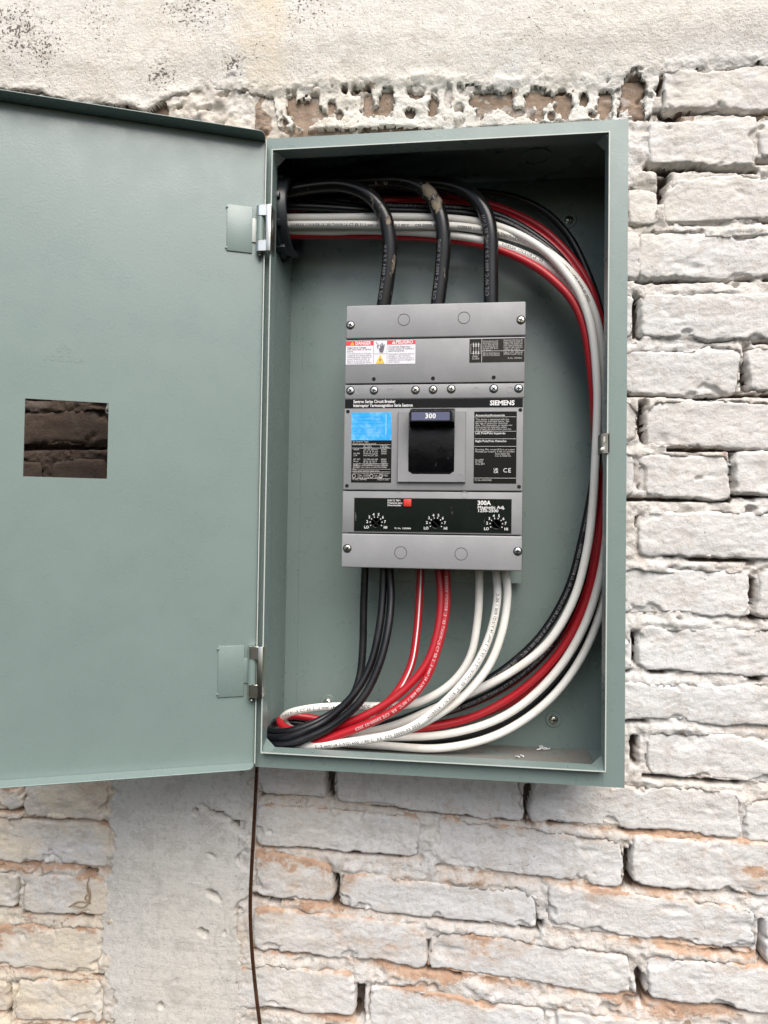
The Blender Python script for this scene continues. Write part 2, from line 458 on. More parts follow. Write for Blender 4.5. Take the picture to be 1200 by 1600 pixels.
w0, h0 = W/2, H/2
face_rng = random.Random(2)
faces_y = []
nb = 0
for (c, bare, fy, res) in bricks:
    y_face = face_rng.uniform(-.0004, .0022) if fy is None else fy
    tx, tz = face_rng.uniform(-.008, .008), face_rng.uniform(-.035, .012)
    mg = .006
    x0, x1, z0, z1 = c[:, 0].min()-mg, c[:, 0].max()+mg, c[:, 1].min()-mg, c[:, 1].max()+mg
    X, Z = np.meshgrid(np.arange(x0, x1, res), np.arange(z0, z1, res))
    d, ds = qdist(X, Z, c); d = d+edge_noise(X, Z)
    prof = sstep(-.0012, .0014, d)*.965+sstep(0, .004, d)*.035
    big = fbm(X*9, Z*14, 21+nb, 2)*.0013+fbm(X*45, Z*110, 31, 5, .6)*.0007+fbm(X*170, Z*300, 33, 3)*.0004+terr(fbm(X*16, Z*34, 36+nb, 5, .6), 4)*-.0016+.0012*np.exp(-np.clip(ds[0], 0, .1)/.004)
    cn = fbm(X*30, Z*40, 40+nb, 4)+.55*np.clip(d/.014, 0, 1)
    chips = sstep(-.16, -.24, cn)*.0042+np.minimum(0, fbm(X*28, Z*45, 44+nb, 3)+.46)*-.006
    Y = .024-(.024-y_face)*prof+(big+chips)*prof+(X-c[:, 0].mean())*tx+(Z-c[:, 1].mean())*tz
    Y = np.where((np.abs(X) < w0+.004) & (np.abs(Z) < h0+.004), np.maximum(Y, .0008), Y)
    low = .10+sstep(-.26, -.46, Z.mean())
    topedge = np.exp(-np.clip(ds[0], 0, .1)/.007)
    wear = (.05+.45*low)*topedge+.65*np.clip(fbm(X*12, Z*26, 60, 5, .6), 0, 1)*(.15+low)+chips*22
    botedge = np.exp(-np.clip(ds[2], 0, .1)/.0012)
    grime_shade = sstep(.0004, -.0015, d)*np.where(ds[2] < .004, .9, .35)+(.95 if bare > 1 else 0)  # darker lower edges; last term paints the shade behind the door
    attrs = {'cream': np.clip(.75*sstep(-.27, -.36, X)*sstep(-.2, -.3, Z)+.35*sstep(.12, .36, Z)+.22*sstep(.0, -.2, X), 0, 1), 'chip': np.clip(.9*np.exp(-np.clip(d, 0, .1)/.004)-.25, 0, 1), 'wear': np.clip(wear, 0, 1), 'bare': np.full_like(X, .66*min(1, bare)), 'speck': -.10+.5*np.clip(fbm(X*11, Z*11, 70, 2), 0, 1), 'grime_shade': grime_shade}
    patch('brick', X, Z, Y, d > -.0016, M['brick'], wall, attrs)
    nb += 1

# mortar bed
res = .0021
X, Z = np.meshgrid(np.arange(-.96, .85, res), np.arange(-.87, .74, res))
db = np.full(X.shape, -.05); dlow = np.full(X.shape, .05); topn = np.zeros(X.shape)
for (c, bare, fy, r_) in bricks:
    mg = .022
    i0 = max(0, int((c[:, 0].min()-mg-X[0, 0])/res)); i1 = int((c[:, 0].max()+mg-X[0, 0])/res)+1
    j0 = max(0, int((c[:, 1].min()-mg-Z[0, 0])/res)); j1 = int((c[:, 1].max()+mg-Z[0, 0])/res)+1
    xs, zs = X[j0:j1, i0:i1], Z[j0:j1, i0:i1]
    if not xs.size: continue
    d, ds = qdist(xs, zs, c); d = d+edge_noise(xs, zs)
    db[j0:j1, i0:i1] = np.maximum(db[j0:j1, i0:i1], d)
    # just below a brick's lower edge
    under = np.where((ds[1] > -.004) & (ds[3] > -.004) & (ds[2] < .004), np.abs(ds[2]+.0015), .05)
    tp = np.where((ds[1] > -.002) & (ds[3] > -.002), np.exp(-np.abs(ds[0]+.001)/.005), 0)
    topn[j0:j1, i0:i1] = np.maximum(topn[j0:j1, i0:i1], tp)
    dlow[j0:j1, i0:i1] = np.minimum(dlow[j0:j1, i0:i1], under)
lump = fbm(X*26, Z*34, 80, 4); lump2 = fbm(X*90, Z*90, 90, 4)
band = np.exp(-np.clip(dlow, 0, .05)/.006)
topn *= sstep(-.35, .25, fbm(X*12, Z*20, 99, 3))
Y = .0024+.0030*band-.0022*topn-.0030*terr(lump, 5)-.0034*terr(fbm(X*60, Z*75, 91, 5, .62), 4, .3)-.0012*fbm(X*210, Z*210, 92, 2)-.0008*fbm(X*240, Z*240, 93, 2)-.005*np.clip(fbm(X*55, Z*55, 95, 3)-.1, 0, 1)
crack = sstep(.12, -.02, fbm(X*13, Z*30, 100, 3))*sstep(.0028, .0008, dlow+.0010*fbm(X*90, Z*30, 102, 2))
ring = sstep(.0035, .0008, -db)*sstep(-.1, .35, fbm(X*18, Z*18, 110, 3))
pit = sstep(.42, .6, fbm(X*34, Z*60, 120, 3))
smear = .0085*fbm(X*26, Z*32, 97, 5, .6)+.0026+.0065*topn
Y = Y+.016*crack+.0015*ring+.009*pit+.004*sstep(.375, .385, Z)
# open joints: x, y, width, height in pixels
VOID = [(1034,300,16,44),(993,496,12,62),(1162,578,11,62),(1002,660,12,64),(1144,742,12,60),(1166,766,40,12),(1000,815,14,14),(1172,925,8,40),(992,1012,14,50),(1180,1050,10,20),
        (988,1170,10,40),(823,1252,11,52),(517,1222,13,38),(980,1352,13,60),(526,1386,11,44),(1188,1470,12,60),(998,1540,12,48),(563,1560,16,50),(30,1393,13,48),(143,1366,28,22),(36,1245,9,36),(18,1563,12,44),
        (1035,268,60,8),(840,1440,14,10),(1165,1290,9,34),(668,1480,8,30),(1002,1282,10,10),(1188,225,9,30),(1040,98,18,9),(1028,140,9,22),(425,1337,22,10),(430,1405,20,9)]
for (px, py, w_, h_) in VOID:
    p = at(px, py, .01); sx, sz = w_/2/1330, h_/2/1330
    r = np.maximum(np.abs((X-p[0])/sx), np.abs((Z-p[2])/sz))+.35*lump2
    Y = Y+.026*sstep(1.25, .7, r)
deep = sstep(.010, .020, Y)
pxa, pxb = at(164, 1400, 0)[0], at(386, 1400, 0)[0]
Y = np.where((X > pxa+.014) & (X < pxb-.014) & (Z < .33), np.maximum(Y, .019), Y)
Y = np.where(db > np.clip(smear, .0005, .0085), .021, Y)
Y = np.where((np.abs(X) < w0+.004) & (np.abs(Z) < h0+.004), np.maximum(Y, .0008), Y)
low = .12+sstep(-.24, -.44, Z)+.25*sstep(-.1, -.4, X)
wear = low*(.14+.30*band)+(.30+.8*band)*1.0*np.clip(fbm(X*10, Z*26, 130, 4)+.06, 0, 1)*(.15+low)
plast = sstep(-.37, -.355, X)*sstep(-.235, -.245, X)*sstep(.345, .355, Z)
Y = Y-plast*(.004+.003*fbm(X*60, Z*60, 141, 4))
bare = sstep(.05, .3, -.9*plast+fbm(X*24, Z*24, 140, 3)-.5+.38*sstep(.35, .40, Z)+1.2*sstep(-.27, -.29, X)*sstep(-.27, -.24, Z)*sstep(.36, .33, Z))*.8  # last term browns the mortar that lies shaded behind the door
attrs = {'cream': np.clip(.75*sstep(-.27, -.36, X)*sstep(-.2, -.3, Z)+.35*sstep(.12, .36, Z)+.22*sstep(.0, -.2, X), 0, 1), 'chip': np.clip(.3+.5*fbm(X*20, Z*30, 145, 3)+.35*band, 0, 1), 'wear': np.clip(wear, 0, 1), 'bare': bare, 'speck': .0+.4*np.clip(fbm(X*9, Z*9, 150, 2), 0, 1), 'grime_shade': np.clip(deep*.9+.8*crack+.95*sstep(-.27, -.29, X)*sstep(-.27, -.24, Z)*sstep(.36, .33, Z), 0, 1)}  # darkens deep joints and cracks, and paints in the door's shade
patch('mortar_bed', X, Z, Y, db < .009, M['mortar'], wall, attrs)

box('wall_core', -.955, .845, .046, .16, -.865, .73, M['core'], wall)
# limewashed concrete beam with dripping lower edge
res = .0015
X, Z = np.meshgrid(np.arange(-.96, .85, res), np.arange(.30, .74, res))
EP = [(-500,60),(-200,100),(0,138),(100,150),(190,160),(225,172),(262,150),(320,134),(400,140),(440,131),(520,128),(600,124),(690,122),(760,122),(900,120),(960,118),(1020,110),(1035,100),(1100,92),(1200,86),(1700,60)]
ep = np.array([[at(a, b, -.004)[0], at(a, b, -.004)[2]] for a, b in EP])
edge = np.interp(X, ep[:, 0], ep[:, 1])+.006*fbm(X*45, Z*0+3, 160, 3)+.0012*fbm(X*120, Z*60, 165, 2)
beam_edge = edge
LOW = [(-500,60),(425,146),(432,196),(520,197),(600,194),(690,193),(700,199),(728,196),(800,190),(900,186),(960,186),(1012,182),(1022,170),(1034,112),(1700,60)]
lp = np.array([[at(a, b, -.002)[0], at(a, b, -.002)[2]] for a, b in LOW])
skin = np.minimum(beam_edge, np.interp(X, lp[:, 0], lp[:, 1])+.004*fbm(X*70, Z*20, 168, 4))
HOL = [(473,172,27,24),(452,160,9,22),(492,152,5,18),(516,164,7,13),(537,136,6,7),(556,139,9,8),(571,160,11,22),(603,157,13,25),(648,140,12,9),(677,160,9,17),(700,150,5,14),(756,153,23,21),(793,153,10,14),(841,152,18,22),(884,158,13,22),(913,151,7,9),(948,156,11,25),(991,150,21,34),(640,172,8,6),(530,176,6,7),(718,165,6,9),(810,170,9,6),(862,176,7,7),(927,174,6,6),(443,188,8,8),(990,190,16,10)]
wob = .75*fbm(X*75, Z*70, 175, 5, .62)+.30*fbm(X*240, Z*220, 177, 2)
dd = Z-skin
for (px, py, rx, rz) in HOL:
    p = at(px, py, -.001)
    r = np.hypot((X-p[0])/(rx/1335), (Z-p[2])/(rz/1335))+wob
    dd = np.minimum(dd, (r-1)*min(rx, rz)/1335*.8)
dd = np.minimum(dd, (fbm(X*80, Z*60, 180, 3)+.42+2.0*sstep(-.004, .012, Z-beam_edge))*.012)
lipz = Z-beam_edge
prof = sstep(-.0004, .0013, dd)
thick = .0030+.0030*sstep(-.008, .008, lipz+.004*fbm(X*60, Z*60, 182, 3))+.0050*sstep(.0, .06, lipz)
Y = .0105-(thick+.0042)*prof-(fbm(X*9, Z*14, 190, 3)*.0014+terr(fbm(X*45, Z*60, 195, 5, .6), 4)*(.0008+.0022*sstep(.02, .0, lipz)))*prof
Y = Y-(.0010+.0030*terr(fbm(X*45, Z*45, 185, 4), 4))*np.exp(-((lipz-.004)/.006)**2)*prof
d = lipz
sp = np.zeros_like(X)
for (px, py, s, a) in [(25,45,60,1.25),(60,70,50,1.1),(245,110,30,1.3),(362,95,20,1.6),(300,5,60,1.0),(480,5,60,.8),(150,20,60,.7),(400,75,20,.7),(860,60,80,.4)]:
    p = at(px, py, -.01); sp = np.maximum(sp, a*np.exp(-((X-p[0])**2+(Z-p[2])**2)/(s/1340)**2))
p1 = at(400, 40, -.01)[0]
warm = np.exp(-((X-p1)/.035)**2)*.22*sstep(.40, .52, Z)
attrs = {'cream': np.clip(warm*4+.25*sstep(.1, -.1, X), 0, 1), 'wear': warm*.3, 'bare': np.zeros_like(X), 'pins': .35+.3*fbm(X*12, Z*12, 199, 2), 'speck': np.clip(.10+sp*.85, 0, 1.5), 'grime_shade': sstep(.5, .0, prof)*.45, 'chip': np.clip(sstep(.02, -.01, lipz)*.6, 0, 1)}
patch('concrete_beam', X, Z, Y, dd > -.0006, M['beam'], wall, attrs)

# grey cement post, lower left
res = .0018
xa, xb = at(164, 1400, 0)[0], at(386, 1400, 0)[0]
X, Z = np.meshgrid(np.arange(xa-.02, xb+.02, res), np.arange(-.87, .34, res))
el = xa+.020*fbm(X*0+1, Z*30, 200, 5, .6)+.004*fbm(X*90, Z*120, 205, 3)+(Z-at(164, 1400, 0)[2])*-.012
er = xb+.022*fbm(X*0+4, Z*26, 210, 5, .6)+.004*fbm(X*90, Z*120, 215, 3)+(Z-at(386, 1400, 0)[2])*.008
d = np.minimum(X-el, er-X)
for (px, py, w_, h_) in [(345,1275,34,6),(368,1292,14,9),(305,1268,5,6),(318,1459,8,5),(332,1398,10,5),(351,1457,3,6),(250,1572,4,5),(330,1337,9,3)]:
    p = at(px, py, 0); r = np.hypot((X-p[0])/(w_/1330), (Z-p[2]+(X-p[0])*.35)/(h_/1330))+.8*fbm(X*110, Z*110, 220, 4)
    d = np.minimum(d, (r-.55)*.006)
prof = sstep(-.001, .004, d)
Y = .013-.0125*prof-(fbm(X*10, Z*16, 230, 3)*.0016+fbm(X*14, Z*120, 235, 3)*.0004+fbm(X*80, Z*5, 237, 4)*.0007+fbm(X*100, Z*100, 240, 3)*.0005)*prof
attrs = {'chip': sstep(.012, .0, np.minimum(X-el, er-X))*.9, 'pins': .2+.3*fbm(X*12, Z*12, 249, 2), 'wear': sstep(.006, -.001, np.minimum(X-el, er-X))*.5, 'bare': np.zeros_like(X), 'speck': .05+.4*np.clip(fbm(X*13, Z*13, 245, 2), 0, 1), 'grime_shade': sstep(.4, .0, prof)*.6}
patch('concrete_post', X, Z, Y, d > -.03, M['post'], wall, attrs)

# ------------------------------------------------------------------ the enclosure
w, h = W/2, H/2
T = .0015
enc = empty('electrical_enclosure', (0, 0, -h), 'open grey-green metal electrical enclosure mounted on the brick wall', 'enclosure')
G = M['green']
box('back_panel', -w+T, w-T, -T, -.0002, -h+T, h-T, G, enc)
for s in (-1, 1):           # side sheets, folded over the back, floor and ceiling
    bm = bmesh.new()
    add_box(bm, min(s*w, s*(w-T)), max(s*w, s*(w-T)), -D+.0004, 0, -h, h)
    a, b = sorted((s*(w-T), s*(w-.0165)))
    add_box(bm, a, b, -T-.0009, -T+.0002, -h+T, h-T)
    add_box(bm, a, b, -D+.001, -T-.0009, -h+T-.0002, -h+T+.0009)
    add_box(bm, a, b, -D+.001, -T-.0009, h-T-.0009, h-T+.0002)
    from_bm('side_panel', bm, G, enc)
box('top_panel', -w+T, w-T, -D+.0004, 0, h-T, h-.0001, G, enc)
box('bottom_panel', -w+T, w-T, -D+.0004, 0, -h+.0001, -h+T, M['floor'], enc)
# front flange with the raised lip round the opening
FL = dict(l=.0085, r=.0195, t=.0170, b=.0175)
xi0, xi1, zi0, zi1 = -w+FL['l'], w-FL['r'], -h+FL['b'], h-FL['t']
def frame(name, o, i, y0, y1, mat, parent, bev=0.0):
    """rectangular frame between outer and inner rectangles (x0, x1, z0, z1)"""
    bm = bmesh.new()
    def ring(r, y): return [bm.verts.new((r[0], y, r[2])), bm.verts.new((r[1], y, r[2])), bm.verts.new((r[1], y, r[3])), bm.verts.new((r[0], y, r[3]))]
    A, B, C_, D_ = ring(o, y0), ring(i, y0), ring(i, y1), ring(o, y1)
    for p, q in ((A, B), (B, C_), (C_, D_), (D_, A)):
        for k in range(4):
            bm.faces.new((p[k], p[(k+1) % 4], q[(k+1) % 4], q[k]))
    if bev:
        bmesh.ops.bevel(bm, geom=[e for e in bm.edges if abs(e.verts[0].co.y-e.verts[1].co.y) < 1e-7 and e.verts[0].co.y == y0 and abs(e.calc_length()) > .1], offset=bev, segments=2, affect='EDGES')
    return from_bm(name, bm, mat, parent, auto=35)
frame('front_flange', (-w, w, -h, h), (xi0, xi1, zi0, zi1), -D-.0008, -D+.0008, G, enc, .0006)
lip = frame('opening_lip', (xi0-.0001, xi1+.0001, zi0-.0001, zi1+.0001), (xi0+.0014, xi1-.0014, zi0+.0014, zi1-.0014), -D-.0105, -D+.0065, G, enc, .0004)
frame('lip_edge', (xi0+.0001, xi1-.0001, zi0+.0001, zi1-.0001), (xi0+.0012, xi1-.0012, zi0+.0012, zi1-.0012), -D-.0108, -D-.0103, M['edge'], lip)  # thin strip that carries the painted highlight of the lip
# gusset corners inside the lip
for sx, x in ((1, xi0+.0014), (-1, xi1-.0014)):
    for sz, z in ((1, zi0+.0014), (-1, zi1-.0014)):
        pydata('corner_gusset', [(x, -D+.0062, z), (x+sx*.009, -D+.0062, z), (x, -D+.0062, z+sz*.009), (x, -D-.008, z), (x+sx*.003, -D-.008, z), (x, -D-.008, z+sz*.003)],
               [(0, 1, 2), (3, 4, 5), (1, 2, 5, 4), (0, 1, 4, 3), (0, 2, 5, 3)], G, lip)
# seam tick on the flange
box('weld_seam', at(942, 1220, -D)[0]-.0003, at(942, 1220, -D)[0]+.0003, -D-.0011, -D-.0006, -h+.001, zi0-.001, M['dark'] if False else G, enc)
# knockouts in the ceiling sheet
for px in (553, 838):
    x = at(px, 250, -.055)[0]
    ko = lathe('knockout', [(0, 0), (.0135, 0), (.0135, .0012), (.0165, .0012), (.0165, .0)], 28, (x, -.052, 0), G, enc, 'y')
    me = ko.data
    for v in me.vertices:
        v.co = Vector((v.co.x, -.052+v.co.z, h-T-(v.co.y+.052)-.0003))
# mounting bracket behind the breaker
p0, p1 = at(572, 906, -.013), at(815, 912, -.013)
box('mounting_plate', p0[0], p1[0]+.0005, -.0145, -.013, p0[2], .175, G, enc, .0003, 1)
# latch catch on the right lip
lc = at(947, 694, -D-.006)
cx = xi1-.0014
bm = bmesh.new()
add_box(bm, cx-.0050, cx+.0025, -D-.0125, -D-.0113, lc[2]-.0100, lc[2]+.0100, .0005, 1)
add_box(bm, cx-.0060, cx-.0050, -D-.0120, -D+.002, lc[2]-.010, lc[2]+.0095, .0003, 1)
add_box(bm, cx+.0006, cx+.0022, -D-.0125, -D-.002, lc[2]-.009, lc[2]+.009, .0003, 1)
catch = from_bm('latch_catch', bm, M['steel'], enc, auto=40)
for dz in (-.005, .004):
    box('catch_slot', cx-.0035, cx-.0020, -D-.0127, -D-.0124, lc[2]+dz-.0025, lc[2]+dz+.0025, M['zinc'], catch)
lathe('catch_rivet', [(0, -.0012), (.0018, -.0008), (.0024, 0)], 12, (cx-.0046, -D-.0126, lc[2]-.006), M['zinc'], catch)

# door -----------------------------------------------------------------
hx, hy = -w+.00008, -D-.0062
ud = np.array([-math.cos(DOOR_ANGLE), -math.sin(DOOR_ANGLE), 0]); nd = np.array([math.sin(DOOR_ANGLE), -math.cos(DOOR_ANGLE), 0])
def dp(s, z, n=0.0): return np.array([hx, hy, 0])+ud*s+nd*n+np.array([0, 0, z])
DH, DW, DF = .3243, .3705, .0165
hs0, hs1, hz0, hz1 = .1474, .2224, -.0360, .0389
def door_bm():
    bm = bmesh.new()
    ss = [.0, hs0, hs1, DW]; zz = [-DH, hz0, hz1, DH]
    gv = {}
    for n_, tag in ((0.0, 'f'), (-.0015, 'b')):
        for i, s in enumerate(ss):
            for j, z in enumerate(zz): gv[tag, i, j] = bm.verts.new(dp(s, z, n_))
    for tag in 'fb':
        for i in range(3):
            for j in range(3):
                if (i, j) != (1, 1): bm.faces.new([gv[tag, i, j], gv[tag, i+1, j], gv[tag, i+1, j+1], gv[tag, i, j+1]])
    loop = [(1, 1), (2, 1), (2, 2), (1, 2)]
    for k in range(4):
        a, b = loop[k], loop[(k+1) % 4]; bm.faces.new([gv['f', *a], gv['f', *b], gv['b', *b], gv['b', *a]])
    return bm
door = from_bm('door', door_bm(), G, enc)
def dbox(name, s0, s1, z0, z1, n0, n1, mat, parent, bev=0.0):
    bm = bmesh.new(); add_box(bm, s0, s1, n0, n1, z0, z1, bev, 2)
    for v in bm.verts: v.co = Vector(dp(v.co.x, v.co.z, v.co.y))
    return from_bm(name, bm, mat, parent, auto=40 if bev else None)
def dstrip(name, prof, s0, s1, mat):
    """prof: (z, n) outline swept along the door's width, the hinge end rounded off"""
    v, f = [], []
    k = len(prof)
    for s, cut in ((s0, .35), (s0+.0015, .7), (s0+.004, .93), (s0+.008, 1.0), (s1, 1.0)):
        for (z, n) in prof: v.append(dp(s, z, n*cut if n > 0 else n))
    for i in range(4):
        for j in range(k): f.append((i*k+j, i*k+(j+1) % k, (i+1)*k+(j+1) % k, (i+1)*k+j))
    f.append(tuple(range(k))); f.append(tuple(range(4*k, 5*k))[::-1])
    return pydata(name, v, f, mat, door)
for sz in (1, -1):
    dstrip('door_flange', [(sz*DH, -.0015), (sz*DH, .0), (sz*(DH-.0012), .0008), (sz*(DH), DF-.0006), (sz*(DH+.0005), DF), (sz*(DH+.0012), DF-.0003), (sz*(DH+.0017), .0), (sz*(DH+.0006), -.0013)], .0, DW, G)
dbox('door_flange', DW-.0001, DW+.0015, -DH, DH, -.0015, DF, G, door)
dbox('door_flange', -.0016, -.0001, -DH+.001, DH-.001, -.0015, .0042, G, door, .0005)
dbox('flange_edge', -.0013, -.0004, -DH+.001, DH-.001, .0043, .0046, M['edge'], door)  # pale strip, highlight painted along the flange's edge
# welded hinge leaves, hinges
for k, (zl0, zl1, py0, py1) in enumerate(((.2035, .2520, 320, 395), (-.2550, -.2030, 1010, 1085))):
    dbox('hinge_leaf', .0115, .0375, zl0, zl1, .0002, .0014, G, door, .0005)
    for zz_ in (zl0+.003, zl1-.003):
        dbox('weld_bead', .0362, .0388, zz_-.0012, zz_+.0012, .0002, .0019, G, door, .0007)
    zc = (zl0+zl1)/2; hh = (zl1-zl0)/2
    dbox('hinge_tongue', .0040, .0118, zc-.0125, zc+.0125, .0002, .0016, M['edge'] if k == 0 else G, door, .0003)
    pc = dp(.0035, zc, .0050)
    hg = lathe('hinge', [(0, -.0125), (.0042, -.0125), (.0042, .0125), (0, .0125)], 16, (0, 0, 0), G, enc, 'y')
    for v in hg.data.vertices: v.co = Vector((pc[0]+v.co.x, pc[1]+v.co.z, zc+v.co.y))
    for z0, z1 in ((zc+.0127, zc+hh), (zc-hh, zc-.0127)):
        bm = bmesh.new(); vv, ff = lathe_pts([(.0001, z0), (.0040, z0), (.0045, z0+.0005), (.0045, z1-.0005), (.0040, z1), (.0001, z1)], 16, (0, 0, 0), 'y')
        vs = [bm.verts.new((pc[0]+a, pc[1]+c, b)) for a, b, c in vv]
        for q in ff: bm.faces.new([vs[i] for i in q])
        add_box(bm, pc[0], pc[0]+.0085, pc[1]-.0045, pc[1]-.0025, z0, z1, .0003, 1)
        from_bm('hinge_knuckle', bm, M['zinc'], hg, auto=40)
    box('hinge_bracket', pc[0]+.0070, pc[0]+.0122, pc[1]-.0046, pc[1]-.0026, zc-hh, zc+hh, M['zinc'], hg, .0006)
    box('bracket_foot', pc[0]+.0104, pc[0]+.0122, pc[1]-.0030, -D-.0006, zc-hh+.0005, zc+hh-.0005, M['zinc'], hg, .0003)
    bm = bmesh.new(); vv, ff = lathe_pts([(.0001, -.0055), (.0016, -.005), (.0024, -.0035), (.0018, -.0022), (.0026, -.001), (.0026, .0)], 12, (0, 0, 0), 'y')
    vs = [bm.verts.new((pc[0]+a, pc[1]+c, zc-hh+b)) for a, b, c in vv]
    for q in ff: bm.faces.new([vs[i] for i in q])
    from_bm('hinge_pin', bm, M['steel'], hg, auto=50)
# stamped lettering and emblem on the door
v, f = glyphs('VOGOLA', .0, 'CENTER', 1.15)
def emboss(name, v, f, s, z, size, wd):
    P = [dp(s-p[0]*size*wd, z+p[1]*size, .00012) for p in v]
    return pydata(name, P, f, G, door)
o = emboss('stamped_lettering', v, f, .1895, .0768, .0085, 1.0)
mod = o.modifiers.new('s', 'SOLIDIFY'); mod.thickness = .0001; mod.offset = 0
for k, (a, b) in enumerate(((0, 0), (-.0042, -.0042), (.0042, -.0042))):
    P = [dp(.1895+a+x, .0925+b+z, .00008) for x, z in ((0, .0030), (-.0030, 0), (0, -.0030), (.0030, 0), (0, .0018), (-.0018, 0), (0, -.0018), (.0018, 0))]
    o = pydata('stamped_emblem', P, [(0, 1, 5, 4), (1, 2, 6, 5), (2, 3, 7, 6), (3, 0, 4, 7)], G, door)
    mod = o.modifiers.new('s', 'SOLIDIFY'); mod.thickness = .0001; mod.offset = 0

# screws that hold the box to the wall
for (px, py, lab) in ((889, 343, 'screw with washer in the upper right of the enclosure back, under the black cable'),
                      (865, 1125, 'screw with washer in the lower right of the enclosure back'),
                      (512, 1098, 'bright screw with washer in the lower left of the enclosure back above the cables')):
    p = at(px, py, -.004)
    sc = empty('wall_screw', (p[0], -.0016, p[2]), lab, 'screw', 'screws through the enclosure back')
    lathe('washer', [(.0035, -.0006), (.0085, -.0006), (.0092, .0), (.0092, -.0002)], 28, (p[0], -.0019, p[2]), G, sc)
    lathe('screw_head', [(.0001, -.0034), (.0028, -.0031), (.0046, -.0018), (.0052, -.0004), (.0052, .0)], 20, (p[0], -.0024, p[2]), M['zinc'], sc)
    bm = bmesh.new(); add_box(bm, p[0]-.0027, p[0]+.0027, -.0060, -.0050, p[2]-.0006, p[2]+.0006); add_box(bm, p[0]-.0006, p[0]+.0006, -.00605, -.0050, p[2]-.0027, p[2]+.0027)
    from_bm('cross_slot', bm, M['dark'], sc)

# ------------------------------------------------------------------ circuit breaker
YB = -D+.012
def bx_(px, py, Y=YB): p = at(px, py, Y); return p[0], p[2]
xl, xr = -.0990, .0875
zt = .1538
ztc, zcp, zss = at(680, 527.5, YB)[2], at(680, 598.5, YB)[2], at(680, 622, YB)[2]
zmid, ztrip, zbot = at(680, 767.5, YB)[2], at(680, 835, YB)[2], at(680, 889.5, YB)[2]
brk = empty('circuit_breaker', (0, -.015, zbot), 'large grey moulded case circuit breaker with black toggle handle inside the enclosure', 'circuit breaker')
GR, GL = M['grey'], M['grey_light']
box('base_case', xl+.003, xr-.002, YB+.016, -.0150, zbot+.003, zt-.003, GR, brk, .0015)
box('top_terminal_cover', xl, xr, YB, YB+.04, ztc+.0005, zt, GL, brk, .0013, 3)
box('upper_cover', xl-.0003, xr-.0004, YB+.0006, YB+.04, zcp+.0006, ztc-.0006, GR, brk, .0008)
box('screw_strip', xl-.0004, xr-.0006, YB+.0014, YB+.04, zss+.0002, zcp-.0006, GR, brk, .0008)
box('face_cover', xl-.0008, xr-.0012, YB+.0004, YB+.04, zmid+.0005, zss-.0002, GR, brk, .0013, 3)
box('trip_unit_cover', xl-.0010, xr-.0015, YB+.0008, YB+.04, ztrip+.0006, zmid-.0005, GR, brk, .0010)
box('bottom_terminal_cover', xl-.0012, xr-.0015, YB+.0002, YB+.04, zbot, ztrip-.0006, GL, brk, .0013, 3)
# cable entry recess below
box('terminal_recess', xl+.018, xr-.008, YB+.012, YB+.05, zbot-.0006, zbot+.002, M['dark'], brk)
# screws
scr = None
def bscrew(px, py, Y, r):
    x, z = bx_(px, py)
    o = lathe('cover_screw', [(.0001, -.0004), (r*.62, -.0006), (r*.9, -.0002), (r, .0002), (r, .001)], 18, (x, Y, z), M['zinc'], brk)
    a = random.uniform(0, 1.5); bm = bmesh.new()
    for k in range(2):
        r_ = bmesh.ops.create_cube(bm, size=1.0)['verts']
        for v in r_:
            q = Vector((v.co.x*r*1.15, v.co.y*.0007-.0004-k*.00005, v.co.z*r*.30)); q.rotate(Matrix.Rotation(a+k*math.pi/2, 3, 'Y')); v.co = q+Vector((x, Y, z))
    from_bm('cross_slot', bm, M['dark'], o)
    lathe('screw_well', [(r*1.02, -.0001), (r*1.22, -.0002), (r*1.25, .0003)], 20, (x, Y+.0001, z), M['dark'], o)
for px, py in ((547.5, 508), (814, 500)): bscrew(px, py, YB-.0002, .0037)
for px, py in ((547, 610), (584, 609.5), (649, 609), (676.5, 608.5), (705, 607.5), (771.5, 607), (810.5, 606.5)): bscrew(px, py, YB+.0012, .0037)
for px, py in ((542.5, 857), (809, 861.5)): bscrew(px, py, YB, .0037)
def ring(name, px, py, r, Y, wd=.0004, mat='dark'):
    x, z = bx_(px, py); lathe(name, [(r-wd, .0001), (r-wd, -.0001), (r, -.0001), (r, .0001)], 36, (x, Y, z), M[mat], brk)
for px, py in ((631, 499.5), (725, 496.5)): ring('knockout_ring', px, py, .0063, YB-.0001)
for px, py in ((626, 863.5), (720.5, 865.5)): ring('knockout_ring', px, py, .0065, YB+.0001)
for px, py, r in ((560, 612, .003), (609, 611.5, .0036), (744, 609.5, .0035), (797, 608.5, .0032)): ring('moulded_ring', px, py, r, YB+.0013, .0005, 'grey_light')
for px, py, r in ((622, 773, .003), (726, 773, .0036)): ring('moulded_ring', px, py, r, YB+.0007, .0005, 'grey_light')
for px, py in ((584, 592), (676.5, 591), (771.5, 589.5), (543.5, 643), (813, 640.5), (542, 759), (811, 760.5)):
    x, z = bx_(px, py); lathe('screw_hole', [(.0001, -.0001), (.0019, -.0001), (.0021, .0004)], 16, (x, YB+.0003, z), M['dark'], brk)  # flat black disc in place of the hole's shaded inside

